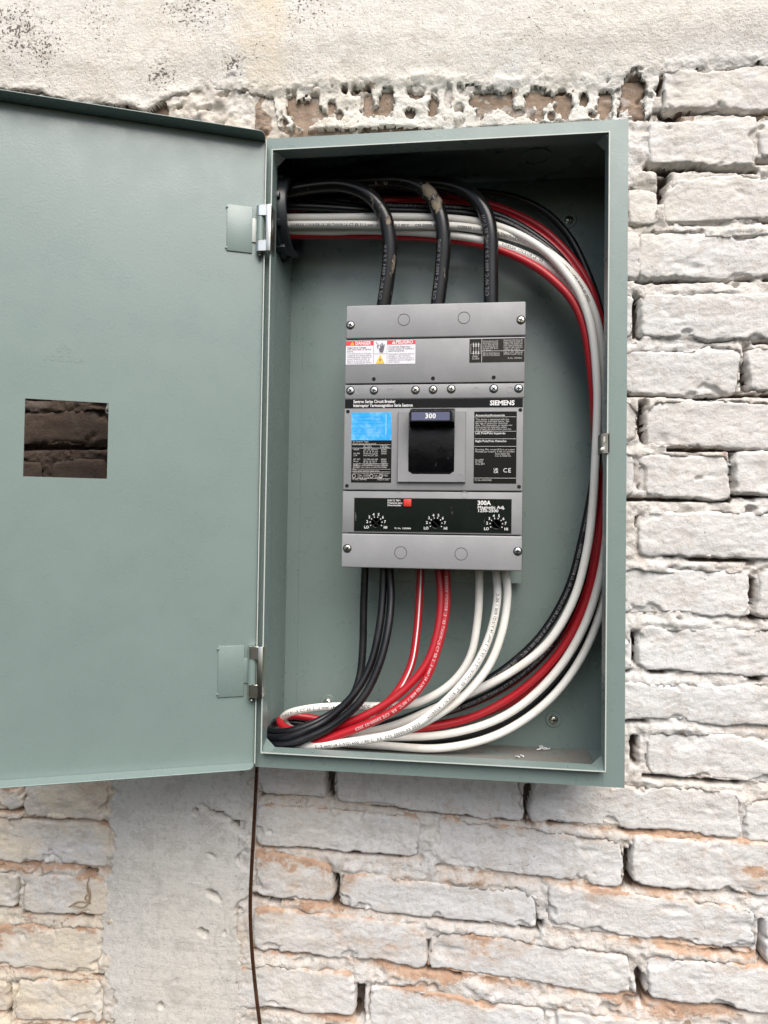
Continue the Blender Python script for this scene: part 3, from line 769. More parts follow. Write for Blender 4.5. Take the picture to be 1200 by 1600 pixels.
def label(name, px0, py0, px1, py1, Y, mat, parent=brk, th=.0002):
    a = at(px0, (py0+py1)/2, Y)[0]; b = at(px1, (py0+py1)/2, Y)[0]; c_ = at((px0+px1)/2, py0, Y)[2]; d_ = at((px0+px1)/2, py1, Y)[2]
    return box(name, a, b, Y-th, Y+.0002, d_, c_, mat, parent), (a, b, d_, c_)
def lines(parent, r, u0, v0, u1, rows, mat, Y, size, step, bold=.0):
    """printed rows inside a label rectangle r = (x0, x1, z0, z1); u, v are fractions from the top left"""
    for k, s in enumerate(rows):
        if not s: continue
        vv, _ = glyphs(s, bold); wd = (vv[:, 0].max())*size; mx = (u1-u0)*(r[1]-r[0])
        text('printed_line', s, r[0]+u0*(r[1]-r[0]), r[3]-v0*(r[3]-r[2])-k*step-size*.72, Y, size, mat, parent, bold, width=min(mx, wd))
def rule(parent, r, u0, u1, v, Y, mat, th=.0003):
    box('printed_rule', r[0]+u0*(r[1]-r[0]), r[0]+u1*(r[1]-r[0]), Y-.00004, Y+.00004, r[3]-v*(r[3]-r[2])-th/2, r[3]-v*(r[3]-r[2])+th/2, mat, parent)
def vrule(parent, r, v0, v1, u, Y, mat, th=.0003):
    x = r[0]+u*(r[1]-r[0]); box('printed_rule', x-th/2, x+th/2, Y-.00003, Y+.00005, r[3]-v1*(r[3]-r[2]), r[3]-v0*(r[3]-r[2]), mat, parent)

# danger label
YU = YB+.0006
dl, r = label('danger_label', 540.5, 532.5, 649, 569, YU, M['label_white'])
Yt = YU-.0003
def sub(r, u0, u1, v0, v1): return (r[0]+u0*(r[1]-r[0]), r[0]+u1*(r[1]-r[0]), r[3]-v1*(r[3]-r[2]), r[3]-v0*(r[3]-r[2]))
def band(name, q, mat, parent, Y): return box(name, q[0], q[1], Y-.00005, Y+.00005, q[2], q[3], mat, parent)
qa, qb = sub(r, 0, .398, 0, .19), sub(r, .598, 1, 0, .17)
band('red_band', qa, M['danger_red'], dl, Yt); band('red_band', qb, M['danger_red'], dl, Yt)
text('printed_word', 'DANGER', qa[0]+.0100, qa[2]+.0008, Yt-.0001, .0050, M['label_white'], dl, .03, width=.0165)
text('printed_word', 'PELIGRO', qb[0]+.0090, qb[2]+.0008, Yt-.0001, .0050, M['label_white'], dl, .03, width=.0178)
for q in (qa, qb):
    x0_ = q[0]+.0047; pydata('alert_triangle', [(x0_, Yt-.0001, q[2]+.0006), (x0_+.0042, Yt-.0001, q[2]+.0006), (x0_+.0021, Yt-.0001, q[2]+.0042)], [(0, 1, 2)], M['label_white'] if q is qb else M['yellow'], dl)
    text('printed_mark', '!', x0_+.0018, q[2]+.0009, Yt-.00015, .0030, M['danger_red'], dl, .02)
vrule(dl, r, 0, 1, .400, Yt, M['ink']); vrule(dl, r, 0, 1, .596, Yt, M['ink']); rule(dl, r, .40, .596, .56, Yt, M['ink'])
lines(dl, r, .02, .235, .37, ['Hazardous Voltage.', 'Will cause death or serious', 'injury.'], M['ink'], Yt, .0026, .00195, .012)
lines(dl, r, .02, .49, .37, ['Turn off and lock out all power', 'supplying this device before', 'working inside. Replace all', 'covers before power to', 'device is turned on and', 'before energizing this device'], M['ink'], Yt, .0025, .00196)
lines(dl, r, .615, .225, .98, ['Tensiones Peligrosas.', 'Puede causar la muerte o', 'lesiones graves.'], M['ink'], Yt, .0027, .0021, .012)
lines(dl, r, .615, .53, .98, ['Desenergice totalmente antes de', 'instalar o dar servicio.', 'Reemplazar todas las barreras y', 'cubiertas antes de energizar el', 'interruptor.'], M['ink'], Yt, .0026, .0021)
q = sub(r, .40, .596, .56, 1)
cxm = (q[0]+q[1])/2
pydata('warning_triangle', [(cxm-.0048, Yt-.0001, q[2]+.0006), (cxm+.0048, Yt-.0001, q[2]+.0006), (cxm, Yt-.0001, q[3]-.0006)], [(0, 1, 2)], M['yellow'], dl)
pydata('bolt_mark', [(cxm+.0008, Yt-.0002, q[3]-.0030), (cxm-.0012, Yt-.0002, q[2]+.0040), (cxm+.0002, Yt-.0002, q[2]+.0040), (cxm-.0006, Yt-.0002, q[2]+.0014), (cxm+.0014, Yt-.0002, q[2]+.0050), (cxm+.0001, Yt-.0002, q[2]+.0050)], [(0, 1, 2, 5), (2, 3, 4, 5)], M['ink'], dl)
q = sub(r, .40, .596, 0, .56)   # hand and spark pictogram
def poly(name, pts, mat, parent, Y): return pydata(name, [(q[0]+a*(q[1]-q[0]), Y, q[2]+b*(q[3]-q[2])) for a, b in pts], [tuple(range(len(pts)))], mat, parent)
poly('hand_pictogram', [(.46, .10), (.70, .08), (.78, .38), (.82, .72), (.74, .74), (.70, .55), (.66, .84), (.58, .84), (.57, .56), (.50, .74), (.44, .70), (.50, .48), (.40, .40)], M['ink'], dl, Yt-.0001)
poly('spark_pictogram', [(.14, .90), (.20, .90), (.42, .62), (.34, .58), (.36, .36), (.28, .44), (.24, .62), (.34, .66)], M['ink'], dl, Yt-.0001)

# upper right dark label
dk, r = label('wiring_label', 733.5, 529, 819.5, 566, YU, M['label_brown'])
vrule(dk, r, 0, 1, .225, Yt, M['dim_print'], .0005); rule(dk, r, .225, 1, .52, Yt, M['dim_print'], .0004)
lines(dk, r, .245, .06, .52, ['Remove all power to the', 'device before removing', 'cover. Apply lugs only', 'as marked on the unit', 'torque 275 lb-in', 'all wires'], M['dim_print'], Yt, .0026, .0019)
lines(dk, r, .62, .03, .96, ['Desconecte toda energia del', 'equipo antes de quitar la', 'cubierta. Use zapatas solo', 'como indica la unidad para', 'torque 31 Nm todos los', 'cables de cobre'], M['dim_print'], Yt, .0026, .0019)
lines(dk, r, .245, .57, .55, ['600V AC 60 Hz Maximum', '500V DC 3 Pole Maximum'], M['dim_print'], Yt, .0027, .0020)
lines(dk, r, .62, .54, .96, ['Cable 2 x 3/0 - 500 kcmil', 'AWG Cu/Al 75 C'], M['dim_print'], Yt, .0027, .0020)
lines(dk, r, .70, .80, .95, ['Pt. No. 1009430A'], M['dim_print'], Yt, .0024, .002)
lines(dk, r, .05, .70, .2, ['LINE/', 'LOAD'], M['dim_print'], Yt, .0026, .0023)
for k in range(3):
    u = .075+k*.045
    for v0_, v1_ in ((.20, .34), (.52, .64)):
        vrule(dk, r, v0_, v1_, u, Yt, M['white_print'], .0011)
    vrule(dk, r, .14, .70, u, Yt, M['dim_print'], .0003)
for v_ in (.22, .62): rule(dk, r, .025, .195, v_, Yt, M['dim_print'], .0003)
for u_ in (.025, .195): vrule(dk, r, .22, .62, u_, Yt, M['dim_print'], .0003)

# name strip
ns, r = label('name_label', 539, 623, 817, 637.2, YB+.0004, M['label_black'])
Yn = YB+.0001
hgt = r[3]-r[2]
text('printed_words', 'Sentron Series Circuit Breaker', r[0]+.0090, r[2]+hgt*.58, Yn-.0001, .0046, M['white_print'], ns, .022, width=.0445)
text('printed_words', 'Interruptor Termomagnético Serie Sentron', r[0]+.0090, r[2]+hgt*.14, Yn-.0001, .0046, M['white_print'], ns, .022, width=.0625)
text('printed_brand', 'SIEMENS', bx_(765.5, 632)[0], bx_(765.5, 633.0)[1], Yn-.0001, .0068, M['white_print'], ns, .035, width=.0250)

# left labels
bl, r = label('blue_sticker', 549, 644.5, 612, 688, YB+.0004, M['blue'])
for v_ in (.16, .28, .40, .56, .66, .76): rule(bl, r, .06, .80, v_, Yn-.00005, M['blue_line'], .00012)
vrule(bl, r, .05, .80, .86, Yn-.00005, M['label_white'], .0004)
sl, r = label('rating_label', 549, 688, 611.5, 754, YB+.0004, M['label_black'])
rule(sl, r, .01, .98, .105, Yn, M['dim_print'], .0004); rule(sl, r, .01, .98, .185, Yn, M['dim_print'], .0004); vrule(sl, r, .105, .185, .73, Yn, M['dim_print'])
lines(sl, r, .03, .01, .78, ['Ics Sentron Type', 'Interrupting ratings in kA'], M['dim_print'], Yn, .0024, .0022)
lines(sl, r, .30, .11, .7, ['AC Type', 'Maximum'], M['dim_print'], Yn, .0023, .0018); lines(sl, r, .76, .11, .96, ['Rated', 'kA RMS'], M['dim_print'], Yn, .0023, .0018)
rows = ['240V 65', '480V 35', '600V 25', '', '240V 65', '480V 42', '415V 40', '500V 30', '600V 18', '690V 12']
lines(sl, r, .05, .20, .24, ['NEMA', '', 'UL 489', 'CSA', '', 'IEC 947', 'Series', '', 'SABS', 'Ue Ui', 'Icu'], M['dim_print'], Yn, .0022, .00205)
lines(sl, r, .30, .20, .66, ['240 - 480 - 600 Volts', '65  35  25  kA sym', '50 60 Hz 3 pole', 'Volts AC DC 250', '', '415 500 600 690', '40 30 18 12 kA', '25 22 18 10 Ics', '50 - 60 Hz'], M['dim_print'], Yn, .0023, .00205)
lines(sl, r, .74, .20, .9, ['65000', '35000', '25000', '', '', '40000', '30000', '22000', '18000', '10000'], M['dim_print'], Yn, .0023, .00205)
lines(sl, r, .04, .535, .92, ['Suitable for use as service equipment when not', 'more than six main disconnecting means are', 'provided. Use copper or aluminium'], M['dim_print'], Yn, .0021, .0018)
rule(sl, r, .01, .98, .685, Yn, M['dim_print']); lines(sl, r, .04, .70, .7, ['Use 2 outer poles for single phase'], M['dim_print'], Yn, .0023, .002)
rule(sl, r, .01, .98, .745, Yn, M['dim_print']); lines(sl, r, .04, .755, .96, ['Suitable for reverse feed  Apto para alimentacion inversa'], M['dim_print'], Yn, .0021, .002)
for u_ in (.07, .51, .74):
    c_ = (r[0]+u_*(r[1]-r[0]), Yn, r[3]-.845*(r[3]-r[2])); lathe('mark_ring', [(.0015, .0), (.0020, -.00003)], 16, c_, M['dim_print'], sl)
lines(sl, r, .16, .81, .46, ['CSA  LISTED', 'ISSUE 1256'], M['dim_print'], Yn, .0026, .0024); lines(sl, r, .59, .81, .96, ['UL    LISTED', 'E10848'], M['dim_print'], Yn, .0026, .0024)
rule(sl, r, .01, .98, .905, Yn, M['dim_print']); lines(sl, r, .04, .91, .4, ['Pt. No. 1009430'], M['dim_print'], Yn, .0022, .002); lines(sl, r, .66, .91, .96, ['Made in USA'], M['dim_print'], Yn, .0022, .002)

# right label
rl, r = label('accessories_label', 740.5, 643, 807, 755.5, YB+.0004, M['label_black'])
for v_ in (.075, .275, .38, .485, .925): rule(rl, r, .01, .99, v_, Yn, M['dim_print'], .0004)
lines(rl, r, .03, .035, .75, ['Accesorios/Accessories'], M['white_print'], Yn, .0031, .0023, .01)
lines(rl, r, .03, .095, .92, ['This device is equipped with the', 'accessories indicated below. See', 'the side of device for electrical', 'data. This dispositivo se equipa con', 'los accesorios indicados abajo.', 'Vea al lado del dispositivo para los', 'datos electricos.'], M['dim_print'], Yn, .0026, .0020)
lines(rl, r, .03, .285, .85, ['Left Pole/Polo Izquierdo'], M['white_print'], Yn, .0031, .0023, .01); lines(rl, r, .03, .395, .85, ['Right Pole/Polo Derecho'], M['white_print'], Yn, .0031, .0023, .01)
lines(rl, r, .03, .515, .95, ['Mounting: Max. torque 45 lb-in on screws', 'Montaje: par maximo 5 Nm en tornillos'], M['dim_print'], Yn, .0025, .0022)
lines(rl, r, .50, .575, .9, ['Auto-Reset No', 'Cat. A 50/60 Hz'], M['dim_print'], Yn, .0024, .0022); lines(rl, r, .03, .66, .4, ['Ue 690V', 'Ui 750V', 'Uimp 8kV'], M['dim_print'], Yn, .0024, .0021)
text('printed_mark', 'CE', r[0]+.69*(r[1]-r[0]), r[3]-.845*(r[3]-r[2]), Yn, .0062, M['white_print'], rl, .0, space=1.2)
text('printed_mark', 'UK', r[0]+.47*(r[1]-r[0]), r[3]-.820*(r[3]-r[2]), Yn, .0034, M['white_print'], rl, .01); text('printed_mark', 'CA', r[0]+.47*(r[1]-r[0]), r[3]-.855*(r[3]-r[2]), Yn, .0034, M['white_print'], rl, .01)
lines(rl, r, .03, .94, .42, ['Pt. No. A10C79445'], M['dim_print'], Yn, .0026, .002)

# escutcheon and toggle
YE = YB-.0030
ex0, ez1 = bx_(621.5, 643, YE); ex1, ez0 = bx_(727.5, 754.5, YE)
ox0, oz1 = bx_(639, 641.0, YE); ox1, oz0 = bx_(709.5, 741, YE)
bm = bmesh.new()
bmw = lambda a, b, c, d: add_box(bm, a, b, YE, YB+.0012, c, d)
ring_o = [(ex0, ez0), (ex1, ez0), (ex1, ez1), (ex0, ez1)]; ring_i = [(ox0, oz0), (ox1, oz0), (ox1, ez1-.0015), (ox0, ez1-.0015)]
va = [bm.verts.new((x, YB+.0012, z)) for x, z in ring_o]; vb = [bm.verts.new((x+(.0009 if i in (0, 3) else -.0009), YE, z+(.0009 if i < 2 else -.0002))) for i, (x, z) in enumerate(ring_o)]
vc = [bm.verts.new((x, YE, z)) for x, z in ring_i]; vd_ = [bm.verts.new((x, YB+.0012, z)) for x, z in ring_i]
for p_, q_ in ((va, vb), (vb, vc), (vc, vd_)):
    for k in range(4): bm.faces.new((p_[k], p_[(k+1) % 4], q_[(k+1) % 4], q_[k]))
esc = from_bm('escutcheon', bm, GR, brk)
for sx, x in ((1, ox0), (-1, ox1)):
    pydata('corner_notch', [(x, YE-.0001, oz0), (x+sx*.0045, YE-.0001, oz0), (x, YE-.0001, oz0+.003), (x, YE+.004, oz0), (x+sx*.0045, YE+.004, oz0), (x, YE+.004, oz0+.003)], [(0, 1, 2), (3, 4, 5), (1, 2, 5, 4), (0, 1, 4, 3), (0, 2, 5, 3)], GR, esc)
xx, zz_ = bx_(719, 746.5, YE)
lathe('moulded_ring', [(.0034, .0002), (.0034, -.0002), (.0040, -.0002), (.0040, .0002)], 30, (xx, YE, zz_), GR, esc); lathe('moulded_ring', [(.0018, .0002), (.0018, -.0002), (.0022, -.0002), (.0022, .0002)], 24, (xx, YE, zz_), GR, esc)
# handle: curved drum filling the slot, lever at its upper end
prof = []
zc_ = (oz0+ez1)/2; hh_ = (ez1-oz0)/2
drum = []
for k in range(25):
    a = -1+2*k/24; drum.append((zc_+a*hh_*.995, YE+.0115-.0140*math.sqrt(max(0, 1-(a*.80)**2))))
bm = bmesh.new()
ca = [bm.verts.new((ox0+.0002, y, z)) for z, y in drum]; cb = [bm.verts.new((ox1-.0002, y, z)) for z, y in drum]
for k in range(24): bm.faces.new((ca[k], cb[k], cb[k+1], ca[k+1]))
hd = from_bm('toggle_handle', bm, M['black_plastic'], brk, smooth=True)
YH = YE-.0200
lx0, lz1 = bx_(640, 641.5, YH); lx1, lz0 = bx_(705.5, 659, YH)
bm = bmesh.new()
pr = [(lz1, YH+.0006), (lz1-.0006, YH), (lz0+.0006, YH), (lz0, YH+.0006), (lz0+.001, YH+.006), (lz0-.004, YE+.003), (lz1+.006, YE+.003)]
A_ = [bm.verts.new((lx0+(0.0 if y < YH+.003 else -.0008), y, z)) for z, y in pr]; B_ = [bm.verts.new((lx1+(0.0 if y < YH+.003 else .0032), y, z)) for z, y in pr]
for k in range(len(pr)): bm.faces.new((A_[k], A_[(k+1) % len(pr)], B_[(k+1) % len(pr)], B_[k]))
bm.faces.new(A_); bm.faces.new(B_[::-1])
bmesh.ops.bevel(bm, geom=[e for e in bm.edges if e.calc_length() < .03 and abs(e.verts[0].co.x-e.verts[1].co.x) < .005], offset=.0006, segments=2, affect='EDGES')
from_bm('lever', bm, M['black_plastic'], hd, auto=40)
pl = box('rating_plate', lx0+.0020, lx1-.0020, YH-.0002, YH+.0003, lz0+.0016, lz1-.0016, M['slate'], hd)
text('printed_number', '300', (lx0+lx1)/2, lz0+.0036, YH-.0003, .0070, M['white_print'], hd, .03, 'CENTER', space=1.05)

# trip unit label with dials
tl, r = label('trip_unit_label', 554.5, 780, 798, 830.5, YB+.0008, M['label_dark'])
Yd = YB+.0004
frame('label_border', (r[0]-.0008, r[1]+.0008, r[2]-.0008, r[3]+.0008), (r[0], r[1], r[2], r[3]), YB+.0004, YB+.0009, M['dark'], tl)
bx0, bz1 = bx_(630.7, 779.8, Yd); bx1, bz0 = bx_(642.7, 791.5, Yd)
box('trip_button', bx0, bx1, Yd-.0012, Yd+.0006, bz0, bz1, M['button'], brk, .0004)
x_, z_ = bx_(605.5, 783.4, Yd)
for k, s in enumerate(('PUSH TO TRIP /', 'Presione para', 'Desconectar')): text('printed_line', s, x_, z_-k*.0024, Yd, .0028, M['white_print'], tl, .012, width=.0136 if k == 0 else None)
x_, z_ = bx_(746, 788.8, Yd); text('printed_words', '300A', x_, z_, Yd, .0062, M['white_print'], tl, .035)
x_, z_ = bx_(746, 794.6, Yd); text('printed_words', 'Magnetic Adj.', x_, z_, Yd, .0042, M['white_print'], tl, .02, width=.0275)
x_, z_ = bx_(746, 800.0, Yd); text('printed_words', '1250-2500', x_, z_, Yd, .0042, M['white_print'], tl, .02, width=.0203)
x_, z_ = bx_(616.5, 826.5, Yd); text('printed_line', 'Pt. No. 11009606', x_, z_, Yd, .0024, M['white_print'], tl, .01)
for (px, py, arr) in ((587.5, 817, 0.0), (681, 818.5, .7), (775.5, 819.5, .7)):
    cx_, cz_ = bx_(px, py, Yd)
    dial = lathe('adjustment_dial', [(.0001, .0002), (.0044, .0002), (.0050, -.0003), (.0053, .0004)], 28, (cx_, Yd, cz_), M['black_plastic'], brk)
    bm = bmesh.new()
    for a in ((math.pi/4, -math.pi/4) if arr == 0.0 else (-math.pi/4,)):
        r_ = bmesh.ops.create_cube(bm, size=1.0)['verts']
        for v in r_:
            q_ = Vector((v.co.x*.0084, v.co.y*.0004, v.co.z*.0008)); q_.rotate(Matrix.Rotation(-a, 3, 'Y')); v.co = q_+Vector((cx_, Yd-.0002, cz_))
    from_bm('dial_slot', bm, M['dark'], dial)
    for k, s in enumerate(('LO', '2', '3', '4', '5', '6', '7', 'HI')):
        a = math.radians(205-k*(230/7)); rx = .0092 if k not in (0, 7) else .0108
        text('dial_number', s, cx_+rx*math.cos(a)*(1.02), cz_+rx*math.sin(a)-.0013, Yd, .0039, M['white_print'], dial, .02, 'CENTER')
        c0, c1 = .0057, .0069
        p_ = [(cx_+c0*math.cos(a), cz_+c0*math.sin(a)), (cx_+c1*math.cos(a), cz_+c1*math.sin(a))]; tx_, tz_ = -math.sin(a)*.0004, math.cos(a)*.0004
        pydata('dial_tick', [(p_[0][0]-tx_, Yd-.0001, p_[0][1]-tz_), (p_[1][0]-tx_, Yd-.0001, p_[1][1]-tz_), (p_[1][0]+tx_, Yd-.0001, p_[1][1]+tz_), (p_[0][0]+tx_, Yd-.0001, p_[0][1]+tz_)], [(0, 1, 2, 3)], M['white_print'], dial)

# ------------------------------------------------------------------ black conduit bushing on the left side
bc = at(441, 342, -.054)
bush = empty('conduit_bushing', (-w+T, -.054, bc[2]-.047), 'black plastic conduit bushing on the upper left inner side of the enclosure', 'bushing')
bcn = (-w+T, -.054, bc[2])
lathe('bushing_ring', [(.033, .0), (.0445, .0), (.0455, .002), (.0455, .006), (.0430, .007), (.0420, .0150), (.0405, .0165), (.0365, .0165), (.0350, .0150), (.033, .0)], 40, bcn, M['bushing'], bush, 'x')
for k in range(10):
    a = 2*math.pi*k/10+.2; bm = bmesh.new(); add_box(bm, 0, .011, -.0035, .0035, .0410, .0475, .0009, 2)
    bmesh.ops.rotate(bm, verts=bm.verts, cent=(0, 0, 0), matrix=Matrix.Rotation(a, 3, 'X')); bmesh.ops.translate(bm, verts=bm.verts, vec=bcn)
    from_bm('bushing_lug', bm, M['bushing'], bush, auto=40)

# ------------------------------------------------------------------ cables
MARK = 'KOBREX VINIKOB LS 105 THHW-LS CT SR 21.2 mm² (4 AWG) 600 V 90°C     CFE E0000-03 2023          '
def wrap_text(name, s, path, r, s0, size, mat, parent, flip=False, turn=0.0, smax=None):
    """print that follows the cable's surface; s0 is the start as an arc length from the path's start"""
    v, f = glyphs(s, .012, 'LEFT', 1.1)
    P = np.asarray(path); 
    if flip: P = P[::-1]
    seg = np.linalg.norm(np.diff(P, axis=0), axis=1); L = np.concatenate([[0], np.cumsum(seg)])
    tn = np.gradient(P, axis=0); tn /= np.linalg.norm(tn, axis=1)[:, None]
    sv = s0+v[:, 0]*size
    if smax is None: smax = L[-1]
    C = np.stack([np.interp(sv, L, P[:, k]) for k in range(3)], 1); t_ = np.stack([np.interp(sv, L, tn[:, k]) for k in range(3)], 1)
    t_ /= np.linalg.norm(t_, axis=1)[:, None]
    view = np.array([.02, -1, -.05])[None, :]
    n_ = view-(t_*view).sum(1)[:, None]*t_; n_ /= np.linalg.norm(n_, axis=1)[:, None]
    u_ = np.cross(n_, t_)
    ph = (v[:, 1]-.35)*size/r+turn
    Q = C+(r+.00012)*(np.cos(ph)[:, None]*n_+np.sin(ph)[:, None]*u_)
    ok = (sv < smax) & (sv > .002)
    f = [q for q in f if all(ok[i] for i in q)]
    if f: pydata(name, Q, f, mat, parent)

def cable(label, pts, r, mat, group, n=14, per=12):
    path = spline([at(*p) if len(p) == 3 else np.array(p[:3]) for p in pts], per, 1)
    o = tube('cable', path, r, M[mat], None, n); o['label'] = label; o['category'] = 'cable'; o['group'] = group
    return o, path
def arclen(path, px_hint):
    P = np.asarray(path); d = (P-CAM); 
    z_ = d@_f; px = 600+FPX*(d@_R)/z_; py = 800-FPX*(d@_U)/z_
    i = np.argmin((px-px_hint[0])**2+(py-px_hint[1])**2); return float(np.linalg.norm(np.diff(P[:i+1], axis=0), axis=1).sum())
xs_ = -w+.006
def start(py, Y):      # inside the bushing
    q = at(452, py, Y); return (xs_, Y, q[2], 0)
CR = .0043
LB = 'thin cables looping from the bushing round to the bottom of the breaker'
# white ----------------------------------------------------------------
c, p = cable('frontmost white cable with black print, entering breaker bottom in the middle of the white trio', [start(351,-.062),(520,351,-.062),(620,352,-.064),(720,354,-.064),(800,370,-.063),(862,398,-.063),(904,440,-.063),(927,484,-.063),(938,530,-.062),(944,605,-.06),(947,700,-.056),(950,800,-.052),(940,890,-.048),(912,980,-.046),(862,1058,-.044),(790,1118,-.042),(700,1147,-.040),(600,1152,-.036),(510,1148,-.030),(450,1140,-.028),(431,1142,-.045),(438,1160,-.070),(480,1165,-.086),(540,1160,-.090),(600,1151,-.090),(650,1132,-.088),(700,1092,-.082),(742,1042,-.074),(766,990,-.066),(777,935,-.058),(775,895,-.053),(774,870,-.052)], CR, 'c_white', LB)
sA = arclen(p, (778, 893)); sB = arclen(p, (480, 1165))
Lt = arclen(p, (774, 872))
wrap_text('printed_marking', 'KOBREX VINIKOB LS 105 THHW-LS CT SR 21.2 mm² (4 AWG) 600 V 90°C', p, CR, arclen(p, (668, 1122)), .0044, M['print_black'], c)
wrap_text('printed_marking', '21.2 mm² (4 AWG) 600 V 90°C  RR  CFE E0000-03 2023', p, CR, arclen(p, (494, 1164)), .0044, M['print_black'], c)
wrap_text('printed_marking', MARK*2, p, CR, .01, .0038, M['print_black'], c, turn=-.35, smax=.55)
c, p = cable('white cable entering breaker bottom furthest right, lowest run along the enclosure floor', [start(362,-.052),(520,362,-.052),(560,360,-.054),(640,362,-.056),(730,371,-.058),(800,390,-.060),(858,418,-.062),(895,456,-.060),(922,502,-.058),(939,560,-.055),(946,640,-.050),(949,740,-.048),(954,840,-.044),(946,925,-.040),(915,1015,-.040),(860,1092,-.042),(780,1147,-.044),(690,1169,-.046),(600,1165,-.046),(520,1160,-.040),(455,1152,-.030),(437,1148,-.045),(446,1158,-.066),(500,1160,-.078),(560,1155,-.080),(620,1146,-.080),(672,1124,-.078),(724,1088,-.072),(764,1040,-.066),(785,985,-.060),(793,930,-.055),(789,890,-.052),(788,868,-.051)], CR, 'c_white', LB)
wrap_text('printed_marking', MARK, p, CR, arclen(p, (785, 385)), .0040, M['print_black'], c, turn=.2, smax=arclen(p, (935, 620)))
c, p = cable('white cable entering breaker bottom furthest left of the white trio, looping in at lower left', [start(340,-.056),(520,340,-.056),(620,339,-.056),(720,343,-.058),(790,358,-.064),(850,391,-.069),(891,436,-.073),(912,474,-.074),(926,524,-.074),(933,600,-.073),(933,655,-.071),(930,720,-.069),(926,790,-.067),(917,860,-.063),(897,935,-.058),(858,1002,-.054),(805,1046,-.050),(745,1078,-.048),(680,1106,-.048),(620,1132,-.046),(560,1146,-.040),(500,1146,-.030),(455,1134,-.030),(441,1125,-.046),(455,1113,-.058),(500,1105,-.060),(560,1103,-.056),(620,1103,-.054),(660,1095,-.054),(705,1068,-.054),(735,1026,-.054),(746,970,-.053),(749,920,-.052),(748,870,-.051)], CR, 'c_white', LB)
wrap_text('printed_marking', 'THHW-LS CT SR 21.2 mm² (4 AWG) 600 V 90°C  CFE E0000-03', p, CR, arclen(p, (447, 1120)), .0044, M['print_black'], c, turn=.15, smax=arclen(p, (655, 1098)))
# red ------------------------------------------------------------------
c, p = cable('red cable with pale print, entering breaker bottom furthest right of the red trio', [start(326,-.045),(560,318,-.040),(640,313,-.038),(720,317,-.036),(790,338,-.038),(850,372,-.042),(896,420,-.046),(926,478,-.048),(944,560,-.046),(950,650,-.044),(945,740,-.046),(940,810,-.046),(930,880,-.045),(912,950,-.042),(872,1022,-.040),(810,1082,-.038),(730,1124,-.036),(640,1140,-.034),(560,1142,-.030),(480,1140,-.026),(440,1145,-.040),(440,1168,-.070),(475,1167,-.084),(520,1152,-.088),(575,1131,-.088),(625,1104,-.084),(663,1066,-.076),(685,1010,-.067),(697,955,-.058),(698,910,-.053),(697,870,-.052)], CR, 'c_red', LB)
wrap_text('printed_marking', 'KOBREX VINIKOB LS 105 THHW-LS CT SR 21.2 mm² (4 AWG) 600 V 90°C  RR  CFE E0000-03 2023', p, CR, float(np.linalg.norm(np.diff(p, axis=0), axis=1).sum())-arclen(p, (698, 900)), .0044, M['print_pink'], c, flip=True, turn=-.1, smax=.40)
c, p = cable('plain red cable in front, entering breaker bottom in the middle of the red trio', [start(320,-.035),(560,312,-.028),(640,309,-.026),(720,310,-.026),(790,328,-.028),(850,360,-.030),(900,412,-.033),(930,470,-.036),(948,560,-.036),(954,660,-.034),(952,760,-.034),(946,850,-.033),(928,930,-.031),(890,1012,-.029),(826,1080,-.027),(740,1120,-.026),(640,1138,-.025),(560,1136,-.025),(500,1124,-.028),(455,1118,-.036),(437,1126,-.052),(450,1139,-.066),(490,1142,-.074),(540,1130,-.080),(590,1108,-.080),(636,1074,-.076),(668,1034,-.070),(684,985,-.063),(689,935,-.056),(686,895,-.052),(685,870,-.051)], CR, 'c_red', LB)
c, p = cable('red cable with a pale stripe, entering breaker bottom furthest left of the red trio', [start(368,-.050),(545,367,-.048),(620,369,-.050),(700,374,-.052),(770,387,-.058),(830,413,-.064),(870,443,-.067),(898,476,-.068),(915,522,-.067),(925,595,-.062),(929,660,-.055),(932,740,-.046),(930,820,-.040),(918,900,-.034),(884,980,-.028),(820,1052,-.024),(740,1098,-.022),(640,1126,-.022),(560,1132,-.022),(480,1136,-.026),(438,1144,-.042),(446,1162,-.066),(490,1158,-.080),(535,1144,-.080),(580,1119,-.077),(618,1084,-.071),(642,1040,-.063),(651,990,-.056),(655,940,-.052),(657,895,-.050),(656,870,-.050)], CR, 'c_red', LB)
# pale stripe along it
LP = np.linalg.norm(np.diff(p, axis=0), axis=1).cumsum()
tn = np.gradient(p, axis=0); tn /= np.linalg.norm(tn, axis=1)[:, None]; vw = np.array([.02, -1, -.05]); nn = vw-(tn@vw)[:, None]*tn; nn /= np.linalg.norm(nn, axis=1)[:, None]; uu = np.cross(nn, tn)
i0, i1 = int(np.searchsorted(LP, arclen(p, (500, 1154)))), len(p)-1
vv, ff = [], []
for i in range(i0, i1):
    for a in (-.02, .30): vv.append(p[i]+(CR+.0001)*(math.cos(a)*nn[i]-math.sin(a)*uu[i]))
    if i > i0: k = 2*(i-i0); ff.append((k-2, k-1, k+1, k))
pydata('pale_stripe', vv, ff, M['print_pink'] if False else M['white_print'], c)
